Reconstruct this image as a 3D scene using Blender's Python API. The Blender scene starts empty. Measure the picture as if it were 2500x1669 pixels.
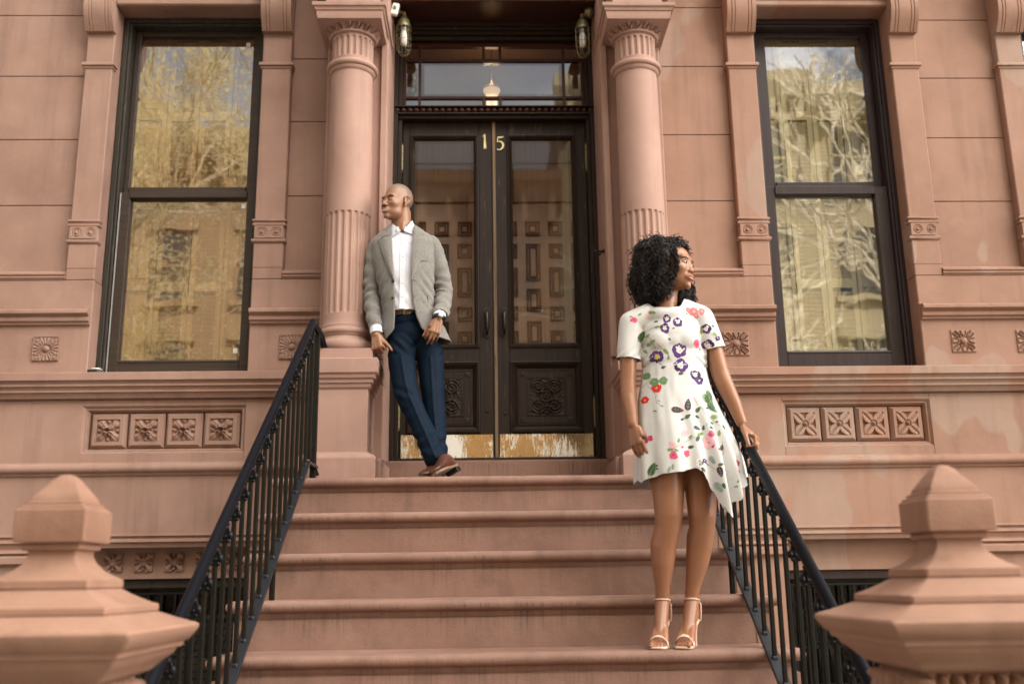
import bpy, bmesh, math, random
from math import sin, cos, pi, radians, sqrt, atan2, hypot, exp
from mathutils import Vector, Matrix, noise as mnoise
SC = bpy.context.scene
COL = SC.collection
random.seed(7)

# ------------------------------------------------------------------ camera
def make_camera():
    p, yw, rl = radians(13.41), radians(1.592), radians(-0.788)
    fw = Vector((sin(yw)*cos(p), cos(yw)*cos(p), sin(p)))
    r0 = fw.cross(Vector((0, 0, 1))).normalized(); u0 = r0.cross(fw)
    r = r0*cos(rl)+u0*sin(rl); u = -r0*sin(rl)+u0*cos(rl)
    m = Matrix(((r.x, u.x, -fw.x), (r.y, u.y, -fw.y), (r.z, u.z, -fw.z)))
    cd = bpy.data.cameras.new("Camera"); c = bpy.data.objects.new("Camera", cd)
    cd.sensor_width = 36; cd.lens = 35.0; cd.clip_start = 0.05; cd.clip_end = 500
    cd.dof.use_dof = True; cd.dof.focus_distance = 4.7; cd.dof.aperture_fstop = 2.2
    c.matrix_world = Matrix.Translation((0, -4.0, 0.273)) @ m.to_4x4()
    COL.objects.link(c); SC.camera = c
make_camera()

# ------------------------------------------------------------------ light
SUN_EL, SUN_AZ = radians(46), radians(28)      # behind the house, a little to the right
w = bpy.data.worlds.new("World"); SC.world = w; w.use_nodes = True
nt = w.node_tree; bg = nt.nodes['Background']
sky = nt.nodes.new('ShaderNodeTexSky'); sky.sky_type = 'NISHITA'; sky.sun_disc = False
sky.sun_elevation = SUN_EL; sky.sun_rotation = SUN_AZ
sky.air_density = 1.0; sky.dust_density = 3.0; sky.ozone_density = 1.0
hs = nt.nodes.new('ShaderNodeHueSaturation'); hs.inputs['Saturation'].default_value = 0.55
nt.links.new(sky.outputs[0], hs.inputs['Color'])
# broken cloud: bright sunlit cumulus over the blue
_tc = nt.nodes.new('ShaderNodeTexCoord'); _mp = nt.nodes.new('ShaderNodeMapping'); _mp.inputs['Scale'].default_value = (1, 1, 2.4)
_no = nt.nodes.new('ShaderNodeTexNoise'); _no.inputs['Scale'].default_value = 1.9; _no.inputs['Detail'].default_value = 6; _no.inputs['Roughness'].default_value = .55
_rp = nt.nodes.new('ShaderNodeValToRGB'); _rp.color_ramp.elements[0].position = .38; _rp.color_ramp.elements[1].position = .60
_mx = nt.nodes.new('ShaderNodeMix'); _mx.data_type = 'RGBA'; _mx.inputs[7].default_value = (11.0, 10.4, 9.6, 1)
nt.links.new(_tc.outputs['Generated'], _mp.inputs[0]); nt.links.new(_mp.outputs[0], _no.inputs['Vector']); nt.links.new(_no.outputs['Fac'], _rp.inputs[0])
# cloud boosted over the street on the right: an added, unseen soft key light
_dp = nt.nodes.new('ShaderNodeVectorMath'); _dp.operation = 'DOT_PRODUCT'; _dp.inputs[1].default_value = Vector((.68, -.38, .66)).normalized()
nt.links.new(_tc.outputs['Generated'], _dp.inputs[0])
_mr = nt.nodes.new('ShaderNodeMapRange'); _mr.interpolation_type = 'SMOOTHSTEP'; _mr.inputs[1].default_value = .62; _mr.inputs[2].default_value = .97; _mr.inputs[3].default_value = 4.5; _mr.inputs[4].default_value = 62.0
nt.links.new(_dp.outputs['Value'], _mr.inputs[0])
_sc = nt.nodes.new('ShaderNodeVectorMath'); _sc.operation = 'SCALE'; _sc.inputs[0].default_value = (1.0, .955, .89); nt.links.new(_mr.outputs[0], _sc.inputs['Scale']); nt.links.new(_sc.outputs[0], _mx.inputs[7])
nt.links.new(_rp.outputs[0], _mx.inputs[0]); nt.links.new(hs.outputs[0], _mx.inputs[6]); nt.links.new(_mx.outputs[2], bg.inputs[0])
bg.inputs[1].default_value = 0.15
sd = bpy.data.lights.new("Sun", 'SUN'); so = bpy.data.objects.new("Sun", sd); COL.objects.link(so)
sd.energy = 5.0; sd.angle = radians(0.5); sd.color = (1, 0.88, 0.70)
sv = Vector((sin(SUN_AZ)*cos(SUN_EL), cos(SUN_AZ)*cos(SUN_EL), sin(SUN_EL)))
so.rotation_euler = sv.to_track_quat('Z', 'Y').to_euler(); so.location = (0, 10, 20)
SC.view_settings.view_transform = 'Standard'; SC.view_settings.look = 'None'
SC.view_settings.exposure = 0.82; SC.view_settings.gamma = 1
SC.render.engine = 'CYCLES'
SC.cycles.max_bounces = 8; SC.cycles.diffuse_bounces = 4; SC.cycles.glossy_bounces = 3
SC.cycles.transmission_bounces = 4; SC.cycles.transparent_max_bounces = 8
SC.cycles.caustics_reflective = False; SC.cycles.caustics_refractive = False
SC.cycles.use_denoising = True; SC.cycles.sample_clamp_indirect = 6

# ------------------------------------------------------------------ materials
def newmat(name):
    m = bpy.data.materials.new(name); m.use_nodes = True
    return m, m.node_tree, m.node_tree.nodes['Principled BSDF']
def N(nt, t, **k):
    n = nt.nodes.new('ShaderNode'+t)
    for a, b in k.items():
        if a.startswith('i_'): n.inputs[a[2:].replace('_', ' ')].default_value = b
        else: setattr(n, a, b)
    return n
def L(nt, a, b): nt.links.new(a, b)
def c4(c): return (c[0], c[1], c[2], 1)
def noise(nt, vec, scale, detail=4, rough=.55, sc3=None):
    if sc3:
        mp = N(nt, 'Mapping'); mp.inputs['Scale'].default_value = sc3; L(nt, vec, mp.inputs[0]); vec = mp.outputs[0]
    n = N(nt, 'TexNoise'); n.inputs['Scale'].default_value = scale; n.inputs['Detail'].default_value = detail
    n.inputs['Roughness'].default_value = rough; L(nt, vec, n.inputs['Vector']); return n.outputs['Fac']
def ramp(nt, fac, stops):
    r = N(nt, 'ValToRGB'); e = r.color_ramp.elements
    while len(e) < len(stops): e.new(0.5)
    for q, (p, c) in zip(e, stops): q.position = p; q.color = c4(c) if len(c) == 3 else c
    L(nt, fac, r.inputs[0]); return r.outputs[0]
def mixc(nt, fac, a, b, mode='MIX'):
    m = N(nt, 'Mix'); m.data_type = 'RGBA'; m.blend_type = mode
    for s, v in ((0, fac), (6, a), (7, b)):
        if hasattr(v, 'node'): L(nt, v, m.inputs[s])
        else: m.inputs[s].default_value = v if s == 0 else c4(v)
    return m.outputs[2]
def mth(nt, op, a, b=0.0, clamp=False):
    m = N(nt, 'Math'); m.operation = op; m.use_clamp = clamp
    for s, v in ((0, a), (1, b)):
        if hasattr(v, 'node'): L(nt, v, m.inputs[s])
        else: m.inputs[s].default_value = v
    return m.outputs[0]
def bump(nt, bs, h, strength=.3, dist=.01):
    b = N(nt, 'Bump'); b.inputs['Strength'].default_value = strength; b.inputs['Distance'].default_value = dist
    L(nt, h, b.inputs['Height']); L(nt, b.outputs[0], bs.inputs['Normal'])
def worldpos(nt): return N(nt, 'NewGeometry').outputs['Position']

def mat_stone(name, base, dark, light, grain=.35, patches=None, streaks=False, rough=.75):
    m, t, b = newmat(name); P = worldpos(t)
    n1 = noise(t, P, 1.7, 5, .6); n2 = noise(t, P, 14, 4, .6); n3 = noise(t, P, 160, 3, .6)
    c = ramp(t, n1, [(.3, dark), (.5, base), (.72, light)])
    c = mixc(t, mth(t, 'MULTIPLY', n2, .35), c, tuple(x*.82 for x in base))
    n4 = noise(t, P, 60, 2, .5)
    spk = ramp(t, n4, [(.24, (1, 1, 1)), (.30, (0, 0, 0))])
    c = mixc(t, mth(t, 'MULTIPLY', spk, .4), c, tuple(x*.55 for x in base))
    bl = ramp(t, noise(t, P, 4.5, 6, .68), [(.50, (0, 0, 0)), (.72, (1, 1, 1))]); c = mixc(t, mth(t, 'MULTIPLY', bl, .30), c, (light[0]*1.06, light[1]*1.12, light[2]*1.18))
    if patches:
        pn = noise(t, P, 1.5, 3, .5, (1.1, 1, .6)); pm = ramp(t, pn, [(.535, (0, 0, 0)), (.55, (.8, .8, .8))])
        pv = noise(t, P, 9, 5, .65)
        pc = mixc(t, pv, tuple(x*.88 for x in patches), tuple(min(1, x*1.12) for x in patches))
        c = mixc(t, pm, c, pc)
    vs = noise(t, P, 1, 4, .6, (9, 9, .7))
    c = mixc(t, mth(t, 'MULTIPLY', ramp(t, vs, [(.52, (0, 0, 0)), (.75, (1, 1, 1))]), .42), c, tuple(x*.62 for x in dark))
    if streaks:
        sx = noise(t, P, 1, 3, .8, (75, 4, 1.2)); s = ramp(t, sx, [(.50, (0, 0, 0)), (.66, (1, 1, 1))])
        big = ramp(t, noise(t, P, 1, 2, .5, (2.6, 3, 3.5)), [(.40, (0, 0, 0)), (.62, (1, 1, 1))])
        sep = N(t, 'SeparateXYZ'); L(t, P, sep.inputs[0])
        # rain marks start under each nosing (steps are 0.2 m high) and fade out down the riser
        fr = mth(t, 'FRACT', mth(t, 'DIVIDE', mth(t, 'ADD', sep.outputs[2], 4.0), .2))
        top = ramp(t, fr, [(.15, (0, 0, 0)), (.62, (.8, .8, .8)), (.86, (1, 1, 1)), (.93, (0, 0, 0))])
        geo = N(t, 'NewGeometry'); sn = N(t, 'SeparateXYZ'); L(t, geo.outputs['Normal'], sn.inputs[0])
        side = ramp(t, mth(t, 'ABSOLUTE', sn.outputs[2]), [(.3, (1, 1, 1)), (.8, (0, 0, 0))])
        k = mth(t, 'MULTIPLY', mth(t, 'MULTIPLY', mth(t, 'MULTIPLY', s, big), top), side)
        c = mixc(t, mth(t, 'MULTIPLY', k, .75), c, (.055, .045, .038))
        g2 = ramp(t, noise(t, P, 5, 6, .7), [(.47, (0, 0, 0)), (.68, (1, 1, 1))])
        c = mixc(t, mth(t, 'MULTIPLY', g2, .32), c, tuple(x*.5 for x in base))
    L(t, c, b.inputs['Base Color']); b.inputs['Roughness'].default_value = rough
    b.inputs['Specular IOR Level'].default_value = .35
    h = mth(t, 'ADD', mth(t, 'MULTIPLY', n3, .5), mth(t, 'ADD', mth(t, 'MULTIPLY', noise(t, P, 420, 2, .6), .35), mth(t, 'MULTIPLY', n2, .8)))
    bump(t, b, h, grain, .006)
    return m
def mat_wood(name, dark, light, axis='z', rough=.5, grain=.25, worn=None):
    m, t, b = newmat(name); P = worldpos(t)
    sc = (55, 55, 1.6) if axis == 'z' else (1.6, 55, 55)
    g = noise(t, P, 1, 5, .65, sc); g2 = noise(t, P, 3, 3, .5)
    c = ramp(t, g, [(.32, dark), (.7, light)])
    c = mixc(t, mth(t, 'MULTIPLY', g2, .5), c, dark)
    if worn:
        wn = noise(t, P, 1, 5, .75, (30, 30, 4) if axis == 'z' else (4, 30, 30)); k = ramp(t, wn, [(.60, (0, 0, 0)), (.66, (1, 1, 1))])
        c = mixc(t, mth(t, 'MULTIPLY', k, .7), c, worn)
    L(t, c, b.inputs['Base Color']); b.inputs['Roughness'].default_value = rough; b.inputs['Specular IOR Level'].default_value = .28
    bump(t, b, g, grain, .002)
    return m
def mat_plain(name, col, rough=.5, metal=0, var=.12, nscale=25, bumpk=0, spec=.5, nb=200):
    m, t, b = newmat(name); P = N(t, 'TexCoord').outputs['Object']
    n = noise(t, P, nscale, 4, .6)
    c = mixc(t, n, tuple(x*(1-var) for x in col), tuple(min(1, x*(1+var)) for x in col))
    L(t, c, b.inputs['Base Color']); b.inputs['Roughness'].default_value = rough; b.inputs['Metallic'].default_value = metal
    b.inputs['Specular IOR Level'].default_value = spec
    if bumpk: bump(t, b, noise(t, P, nb, 3, .6), bumpk, .003)
    return m
def mat_glass(name, ior=1.9, tint=(.9, .9, .86), wave=.0, refl=(1, 1, 1), boost=0.0):
    m, t, b = newmat(name); t.nodes.remove(b); out = [n for n in t.nodes if n.type == 'OUTPUT_MATERIAL'][0]
    g = N(t, 'BsdfGlossy'); g.inputs['Roughness'].default_value = .012; g.inputs['Color'].default_value = c4(refl)
    tr = N(t, 'BsdfTransparent'); tr.inputs['Color'].default_value = c4(tint)
    fr = N(t, 'Fresnel'); fr.inputs['IOR'].default_value = ior
    mx = N(t, 'MixShader'); bf = N(t, 'NewGeometry').outputs['Backfacing']; L(t, mth(t, 'MULTIPLY', mth(t, 'ADD', fr.outputs[0], boost, True), mth(t, 'SUBTRACT', 1.0, bf)), mx.inputs[0]); L(t, tr.outputs[0], mx.inputs[1]); L(t, g.outputs[0], mx.inputs[2])
    if wave:
        P = worldpos(t); bp = N(t, 'Bump'); bp.inputs['Strength'].default_value = wave; bp.inputs['Distance'].default_value = .02
        L(t, noise(t, P, 2.2, 1.5, .5, (1.6, 1, 1)), bp.inputs['Height']); L(t, bp.outputs[0], g.inputs['Normal'])
    L(t, mx.outputs[0], out.inputs[0]); return m

M = {}
BS, BD, BL_ = (.312, .187, .140), (.245, .142, .104), (.37, .230, .176)
M['stone'] = mat_stone('painted_brownstone', BS, BD, BL_, .25)
M['stone_r'] = mat_stone('patched_brownstone', (.315, .178, .122), (.255, .14, .095), (.36, .21, .150), .35, patches=(.325, .222, .168))
M['column'] = mat_stone('column_paint', (.375, .230, .180), (.32, .193, .148), (.42, .264, .208), .18)
M['step'] = mat_stone('stoop_stone', (.260, .148, .108), (.188, .104, .074), (.318, .188, .142), .6, streaks=True)
M['newel'] = mat_stone('newel_stone', (.325, .182, .123), (.26, .14, .092), (.38, .222, .155), .5)
M['iron'] = mat_plain('black_iron_paint', (.006, .006, .007), .4, 0, .3, 30, .5, nb=120, spec=.2)
M['iron_rail'] = mat_plain('handrail_paint', (.004, .005, .008), .42, 0, .25, 20, .15, nb=60, spec=.10)
M['iron_b'] = mat_plain('baluster_paint', (.010, .008, .005), .6, 0, .5, 60, .9, nb=260, spec=.10)
M['iron_s'] = mat_plain('stringer_paint', (.009, .011, .015), .36, 0, .3, 20, .5, nb=90)
M['door'] = mat_wood('dark_oak', (.010, .006, .004), (.036, .019, .010), 'z', .55, .5, worn=(.10, .065, .04))
M['door_h'] = mat_wood('dark_oak_rail', (.010, .006, .004), (.036, .019, .010), 'x', .55, .5)
M['door_red'] = mat_wood('transom_mahogany', (.025, .008, .005), (.075, .022, .013), 'x', .38, .3)
M['seam'] = mat_wood('worn_door_edge', (.09, .06, .035), (.34, .24, .15), 'z', .7, .5, worn=(.02, .012, .01))
M['win_l'] = mat_wood('weathered_window_paint', (.020, .017, .013), (.055, .045, .034), 'z', .6, .6, worn=(.085, .085, .07))
M['win_l2'] = mat_wood('brown_sash_paint', (.035, .024, .018), (.060, .042, .032), 'x', .45, .3)
M['win_r'] = mat_wood('aubergine_window_paint', (.030, .020, .020), (.048, .033, .034), 'z', .32, .12)
M['shutter'] = mat_wood('golden_shutter_wood', (.26, .145, .06), (.46, .29, .14), 'z', .4, .2)
M['shutter_r'] = mat_wood('pale_shutter_paint', (.36, .30, .17), (.52, .45, .30), 'z', .4, .1)
M['panelling'] = mat_wood('vestibule_panelling', (.29, .19, .15), (.40, .27, .22), 'z', .4, .15)
M['panel_edge'] = mat_wood('vestibule_moulding', (.06, .024, .014), (.15, .06, .034), 'z', .4, .15)
M['brass'] = mat_plain('brass', (.72, .52, .22), .22, 1, .15, 12, .1)
M['brass_old'] = mat_plain('tarnished_brass', (.20, .165, .085), .45, .8, .35, 40, .3)
M['bronze'] = mat_plain('dark_bronze', (.05, .042, .035), .35, .8, .3, 40, .2)
M['gold'] = mat_plain('gold_numeral', (.80, .68, .34), .35, .4, .1, 40)
M['white'] = mat_plain('white_plastic', (.75, .74, .70), .45, 0, .06, 30)
M['track'] = mat_plain('old_aluminium', (.38, .38, .37), .4, .3, .2, 30)
M['black'] = mat_plain('black_plastic', (.01, .01, .011), .4, 0, .2, 30)
M['glass_l'] = mat_glass('window_glass', 3.2, (.92, .92, .88), .035)
M['glass_r'] = mat_glass('wavy_window_glass', 3.2, (.92, .92, .88), .07)
M['glass_b'] = mat_glass('basement_glass', 1.25, (.6, .6, .58), .02)
M['glass_d'] = mat_glass('door_glass', 1.6, (.93, .93, .90), .03)
M['glass_t'] = mat_glass('transom_glass', 2.6, (.85, .87, .88), .03)
M['lampglass'] = mat_glass('lamp_glass', 1.5, (.95, .95, .93), 0)
M['dark_room'] = mat_plain('dark_room', (.03, .025, .02), .8, 0, .2, 5)
M['blind'] = mat_plain('grey_blind', (.42, .44, .40), .7, 0, .15, 3)

# ------------------------------------------------------------------ mesh helpers
class MB:
    def __init__(s): s.v = []; s.f = []
    def add(s, vs, fs):
        k = len(s.v); s.v += [tuple(v) for v in vs]; s.f += [tuple(i+k for i in f) for f in fs]; return s
    def box(s, x0, x1, y0, y1, z0, z1):
        vs = [(x, y, z) for z in (z0, z1) for y in (y0, y1) for x in (x0, x1)]
        return s.add(vs, [(0, 2, 3, 1), (4, 5, 7, 6), (0, 1, 5, 4), (2, 6, 7, 3), (0, 4, 6, 2), (1, 3, 7, 5)])
    def rot_box(s, c, half, mat):
        vs = [Vector(c)+mat @ Vector((sx*half[0], sy*half[1], sz*half[2])) for sz in (-1, 1) for sy in (-1, 1) for sx in (-1, 1)]
        return s.add(vs, [(0, 2, 3, 1), (4, 5, 7, 6), (0, 1, 5, 4), (2, 6, 7, 3), (0, 4, 6, 2), (1, 3, 7, 5)])
    def prism_x(s, prof, x0, x1):            # closed (y,z) outline pushed along x
        n = len(prof); vs = [(x0, y, z) for y, z in prof]+[(x1, y, z) for y, z in prof]
        fs = [(i, (i+1) % n, n+(i+1) % n, n+i) for i in range(n)]
        return s.add(vs, fs+[tuple(range(n-1, -1, -1)), tuple(range(n, 2*n))])
    def prism_y(s, prof, y0, y1):            # closed (x,z) outline pushed along y
        n = len(prof); vs = [(x, y0, z) for x, z in prof]+[(x, y1, z) for x, z in prof]
        fs = [(i, (i+1) % n, n+(i+1) % n, n+i) for i in range(n)]
        return s.add(vs, fs+[tuple(range(n-1, -1, -1)), tuple(range(n, 2*n))])
    def prism_z(s, prof, z0, z1):
        n = len(prof); vs = [(x, y, z0) for x, y in prof]+[(x, y, z1) for x, y in prof]
        fs = [(i, (i+1) % n, n+(i+1) % n, n+i) for i in range(n)]
        return s.add(vs, fs+[tuple(range(n-1, -1, -1)), tuple(range(n, 2*n))])
    def rings(s, rs, cap=True, closed=True):
        k = len(s.v); n = len(rs[0])
        for r in rs: s.v += [tuple(p) for p in r]
        for i in range(len(rs)-1):
            for j in range(n if closed else n-1):
                a = k+i*n+j; b = k+i*n+(j+1) % n; s.f.append((a, b, b+n, a+n))
        if cap and closed: s.f.append(tuple(range(k+n-1, k-1, -1))); s.f.append(tuple(range(k+(len(rs)-1)*n, k+len(rs)*n)))
        return s
    def lathe(s, c, prof, seg=32, axis='z'):   # prof: (r, h)
        rs = []
        for r, h in prof:
            ring = []
            for j in range(seg):
                a = 2*pi*j/seg
                p = (r*cos(a), r*sin(a), h) if axis == 'z' else ((r*cos(a), h, -r*sin(a)) if axis == 'y' else (h, r*cos(a), r*sin(a)))
                ring.append((c[0]+p[0], c[1]+p[1], c[2]+p[2]))
            rs.append(ring)
        return s.rings(rs)
    def tube(s, pts, r, seg=10, up=(0, 0, 1)):
        pts = [Vector(p) for p in pts]; R = r if isinstance(r, (list, tuple)) else [r]*len(pts); rs = []
        pn = None
        for i, p in enumerate(pts):
            d = (pts[min(i+1, len(pts)-1)]-pts[max(i-1, 0)]).normalized()
            if pn is None:
                u = Vector(up); 
                if abs(d.dot(u)) > .95: u = Vector((1, 0, 0))
                n = (u-d*d.dot(u)).normalized()
            else: n = (pn-d*d.dot(pn)).normalized()
            pn = n; b = d.cross(n)
            rs.append([p+(n*cos(2*pi*j/seg)+b*sin(2*pi*j/seg))*R[i] for j in range(seg)])
        return s.rings(rs)
    def ball(s, c, r, seg=14, rg=8):
        rr = r if isinstance(r, (list, tuple)) else (r, r, r)
        rs = []
        for i in range(rg+1):
            t = pi*(i/rg); t = min(max(t, .02), pi-.02)
            rs.append([(c[0]+rr[0]*sin(t)*cos(2*pi*j/seg), c[1]+rr[1]*sin(t)*sin(2*pi*j/seg), c[2]-rr[2]*cos(t)) for j in range(seg)])
        return s.rings(rs)
    def build(s, name, mat, parent=None, smooth=None, bevel=0, bseg=1, sub=0):
        me = bpy.data.meshes.new(name); me.from_pydata(s.v, [], s.f); me.update()
        bm = bmesh.new(); bm.from_mesh(me)
        bmesh.ops.recalc_face_normals(bm, faces=bm.faces)
        if bevel:
            es = [e for e in bm.edges if len(e.link_faces) == 2 and e.calc_face_angle(0) > .5]
            bmesh.ops.bevel(bm, geom=es, offset=bevel, segments=bseg, profile=.6, affect='EDGES', clamp_overlap=True)
        bm.to_mesh(me); bm.free()
        o = bpy.data.objects.new(name, me); COL.objects.link(o)
        if mat: me.materials.append(M[mat] if isinstance(mat, str) else mat)
        if smooth is not None:
            me.shade_smooth()
            if smooth: me.set_sharp_from_angle(angle=radians(smooth))
        if sub:
            md = o.modifiers.new('sub', 'SUBSURF'); md.levels = sub; md.render_levels = sub
        if parent:
            o.parent = parent; o.matrix_parent_inverse = Matrix.Translation(-parent.location) if parent.type == 'EMPTY' and parent.rotation_euler[2] == 0 else Matrix()
        return o
def thing(name, label, cat, loc=(0, 0, 0), group=None):
    o = bpy.data.objects.new(name, None); COL.objects.link(o); o.location = loc; o.empty_display_size = .2
    o['label'] = label; o['category'] = cat
    if group: o['group'] = group
    return o
def tag(o, label=None, cat=None, group=None, kind=None):
    if label: o['label'] = label
    if cat: o['category'] = cat
    if group: o['group'] = group
    if kind: o['kind'] = kind
    return o
def copy_tree(o, parent=None, off=None):
    c = o.copy(); COL.objects.link(c); c.parent = parent
    if parent: c.matrix_parent_inverse = o.matrix_parent_inverse.copy()
    if off: c.location = Vector(o.location)+Vector(off)
    for ch in list(o.children): copy_tree(ch, c)
    return c
def clampf(x, a=0., b=1.): return max(a, min(b, x))
def sst(a, b, x): t = clampf((x-a)/(b-a)); return t*t*(3-2*t)
def relief(mb, x0, x1, z0, z1, y, fn, n=44):
    """carved panel facing -y: fn(u,v) with u,v in -1..1 gives the height towards the street"""
    vs = []; fs = []
    for i in range(n+1):
        for j in range(n+1):
            u = -1+2*j/n; v = -1+2*i/n
            vs.append((x0+(x1-x0)*j/n, y-fn(u, v), z0+(z1-z0)*i/n))
    for i in range(n):
        for j in range(n):
            a = i*(n+1)+j; fs.append((a, a+1, a+n+2, a+n+1))
    mb.add(vs, fs); return mb
def sweep(mb, prof, path, closed=False):
    """mitred moulding: prof (out, z) pushed along path (x, y); out is to the right of travel"""
    n = len(path); rs = []
    for i, p in enumerate(path):
        def nrm(a, b):
            d = Vector((b[0]-a[0], b[1]-a[1])).normalized(); return Vector((d.y, -d.x))
        if closed: n1 = nrm(path[i-1], p); n2 = nrm(p, path[(i+1) % n])
        else:
            n1 = nrm(path[i-1], p) if i else nrm(p, path[i+1]); n2 = nrm(p, path[i+1]) if i < n-1 else n1
        m = (n1+n2); m = m/(m.dot(n1)) if m.length > 1e-6 else n1
        rs.append([(p[0]+m.x*o, p[1]+m.y*o, z) for o, z in prof])
    if closed: rs.append(rs[0])
    mb.rings(rs, cap=not closed); return mb
# ------------------------------------------------------------------ the brownstone house
H = thing('brownstone_house', 'painted brownstone row house front with columned doorway and tall sash windows', 'house', (0.07, 2.1, -1.25))
Y0, YR = 2.10, 2.16                         # wall face, recessed panel face
ZL, ZT = 1.535, 5.2                          # top of the sill course, where the modelled storey ends
XA, XB = -5.2, 6.2
CX = .075                                    # door axis
WL = (-2.467, -1.480); WR = (1.852, 2.785)   # window openings
WIN_T = 4.06

# wall behind everything: piers around the openings (full height, so that the house shades the stoop)
mb = MB(); mr = MB()
def wbox(m, x0, x1, z0, z1, y0=Y0, y1=2.55): m.box(x0, x1, y0, y1, z0, z1)
PIL = [(-2.654, -2.473), (-1.480, -1.288), (1.662, 1.852), (2.785, 2.968), (3.525, 3.705)]
# lower wall between sill course and panels
for m, x0, x1 in ((mb, XA, WL[0]), (mb, WL[1], -.985), (mr, 1.14, WR[0]), (mr, WR[1], 3.705), (mr, 4.65, XB)):
    wbox(m, x0, x1, ZL-.004, 2.150)
# pilaster strips above
for i, (x0, x1) in enumerate(PIL): wbox(mb if i < 2 else mr, x0, x1, 2.150, ZT)
wbox(mr, 4.65, 4.83, 2.15, ZT)
# over the windows
wbox(mb, WL[0]-.01, WL[1]+.01, 4.075, ZT, Y0+.004); wbox(mr, WR[0]-.01, WR[1]+.01, 4.075, ZT, Y0+.004); wbox(mr, 3.705, 4.65, 4.075, ZT, Y0+.004)
wall = mb.build('wall', 'stone', H, bevel=.006)
wr_ = mr.build('wall', 'stone_r', H, bevel=.006); wr_['label'] = 'wall right of the doorway with worn greyer patches of paint'
# recessed ashlar panels with open joints
def ashlar(x0, x1, joints, mat, flip=1):
    m = MB(); zs = [2.19]+joints+[ZT]
    for a, b in zip(zs[:-1], zs[1:]): m.box(x0, x1, YR, YR+.1, a+.0022, b-.0022)
    o = m.build('wall_panel', mat, H, bevel=.003)
    d = MB(); d.box(x0-.02, x1+.02, YR+.02, YR+.32, 2.1, ZT); d.build('wall_panel_backing', mat, o)
    s = MB(); s.prism_x([(YR+.01, 2.235), (YR-.002, 2.228), (Y0-.012, 2.196), (Y0-.014, 2.186), (Y0-.004, 2.176), (Y0-.012, 2.166), (Y0+.002, 2.150), (YR+.01, 2.148)], x0, x1)
    s.build('panel_sill', mat, o, smooth=40)
ashlar(XA, -2.654, [2.675, 3.137, 3.596, 4.050], 'stone')
ashlar(-1.288, -1.02, [2.735, 3.264, 3.725], 'stone')
ashlar(1.16, 1.662, [2.691, 3.164, 3.669, 4.119], 'stone_r')
ashlar(2.968, 3.525, [2.681, 3.138, 3.581, 4.025], 'stone_r')
ashlar(4.83, XB, [2.681, 3.138, 3.581, 4.025], 'stone_r')

# string course half way up the window (ends die against the window reveals)
prof2 = [(0, 1.962), (.050, 1.948), (.062, 1.938), (.062, 1.920), (.042, 1.912), (.030, 1.904), (.040, 1.890), (.038, 1.876), (.022, 1.868), (.020, 1.856), (0, 1.850)]
for x0, x1, mt in ((XA, WL[0]-.004, 'stone'), (WL[1]+.004, -1.0, 'stone'), (1.15, WR[0]-.004, 'stone_r'), (WR[1]+.004, 3.70, 'stone_r')):
    m = MB(); m.prism_x([(Y0+.01-o, z) if o == 0 else (Y0-o, z) for o, z in prof2], x0, x1); m.build('string_course', mt, H, smooth=35)
# sill course under the windows
prof3 = [(0, 1.548), (.10, 1.535), (.104, 1.531), (.104, 1.486), (.088, 1.480), (.080, 1.468), (.084, 1.452), (.070, 1.446), (.062, 1.432), (.064, 1.418), (.048, 1.412), (.040, 1.400), (.034, 1.386), (0, 1.380)]
for x0, x1, mt in ((XA, -1.0, 'stone'), (1.15, XB, 'stone_r')):
    m = MB(); m.prism_x([(Y0+.02, z) if o == 0 else (Y0-o, z) for o, z in prof3], x0, x1); m.build('sill_course', mt, H, smooth=28)
    m = MB(); m.box(x0, x1, Y0+.02, 2.55, 1.38, ZL-.004); m.build('wall', mt, H)
# dado wall with a framed opening for the flower tiles
def dado(x0, x1, f0, f1, mt):
    m = MB(); fz0, fz1 = 1.050, 1.340
    m.box(x0, f0, Y0, 2.5, .99, 1.38); m.box(f1, x1, Y0, 2.5, .99, 1.38)
    m.box(f0, f1, Y0, 2.5, fz1, 1.38); m.box(f0, f1, Y0, 2.5, .99, fz0)
    m.build('wall', mt, H, bevel=.003)
    m = MB()   # splayed frame
    a = [(f0, fz0), (f1, fz0), (f1, fz1), (f0, fz1)]; i1 = .018; i2 = .033
    def rect(d, y): return [(f0+d, y, fz0+d), (f1-d, y, fz0+d), (f1-d, y, fz1-d), (f0+d, y, fz1-d)]
    m.rings([rect(0, Y0+.001), rect(.012, Y0+.016), rect(.020, Y0+.016), rect(i2, Y0+.045), rect(i2, Y0+.08)], cap=False)
    k = len(m.v); m.v += rect(i2, Y0+.075); m.f.append((k, k+1, k+2, k+3))
    m.build('panel_frame', mt, H)
dado(XA, -1.0, -2.467, -1.478, 'stone'); dado(1.15, XB, 1.852, 2.785, 'stone_r')

def G(x, s): return exp(-(x/s)**2)
def flower_a(u, v):       # four broad diagonal leaves, ring centre, small buds on the axes
    r = hypot(u, v); a = atan2(v, u); h = 0
    if max(abs(u), abs(v)) > .93: return .0
    h = -.012
    d = abs(((a-pi/4+pi/4) % (pi/2))-pi/4)         # 0 on the diagonals
    w = .62*(1-abs(r/1.15-.55))
    if r > .2: h += .017*clampf(1-(d/.50)**2)*sst(1.28, .75, r)*(1-.35*G(d, .07))
    h += .014*clampf(1-(((a) % (pi/4))-pi/8)**2/.10)*sst(.50, .42, r)
    h += .012*G(r-.22, .06)-.006*G(r, .14)
    for k in range(4):
        b = k*pi/2; x, y = u-.74*cos(b), v-.74*sin(b); h += .014*G(hypot(x, y), .12)
        for q in (-.28, .28):
            x, y = u-.72*cos(b+q), v-.72*sin(b+q); h -= .006*G(hypot(x, y), .09)
    return h
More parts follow.
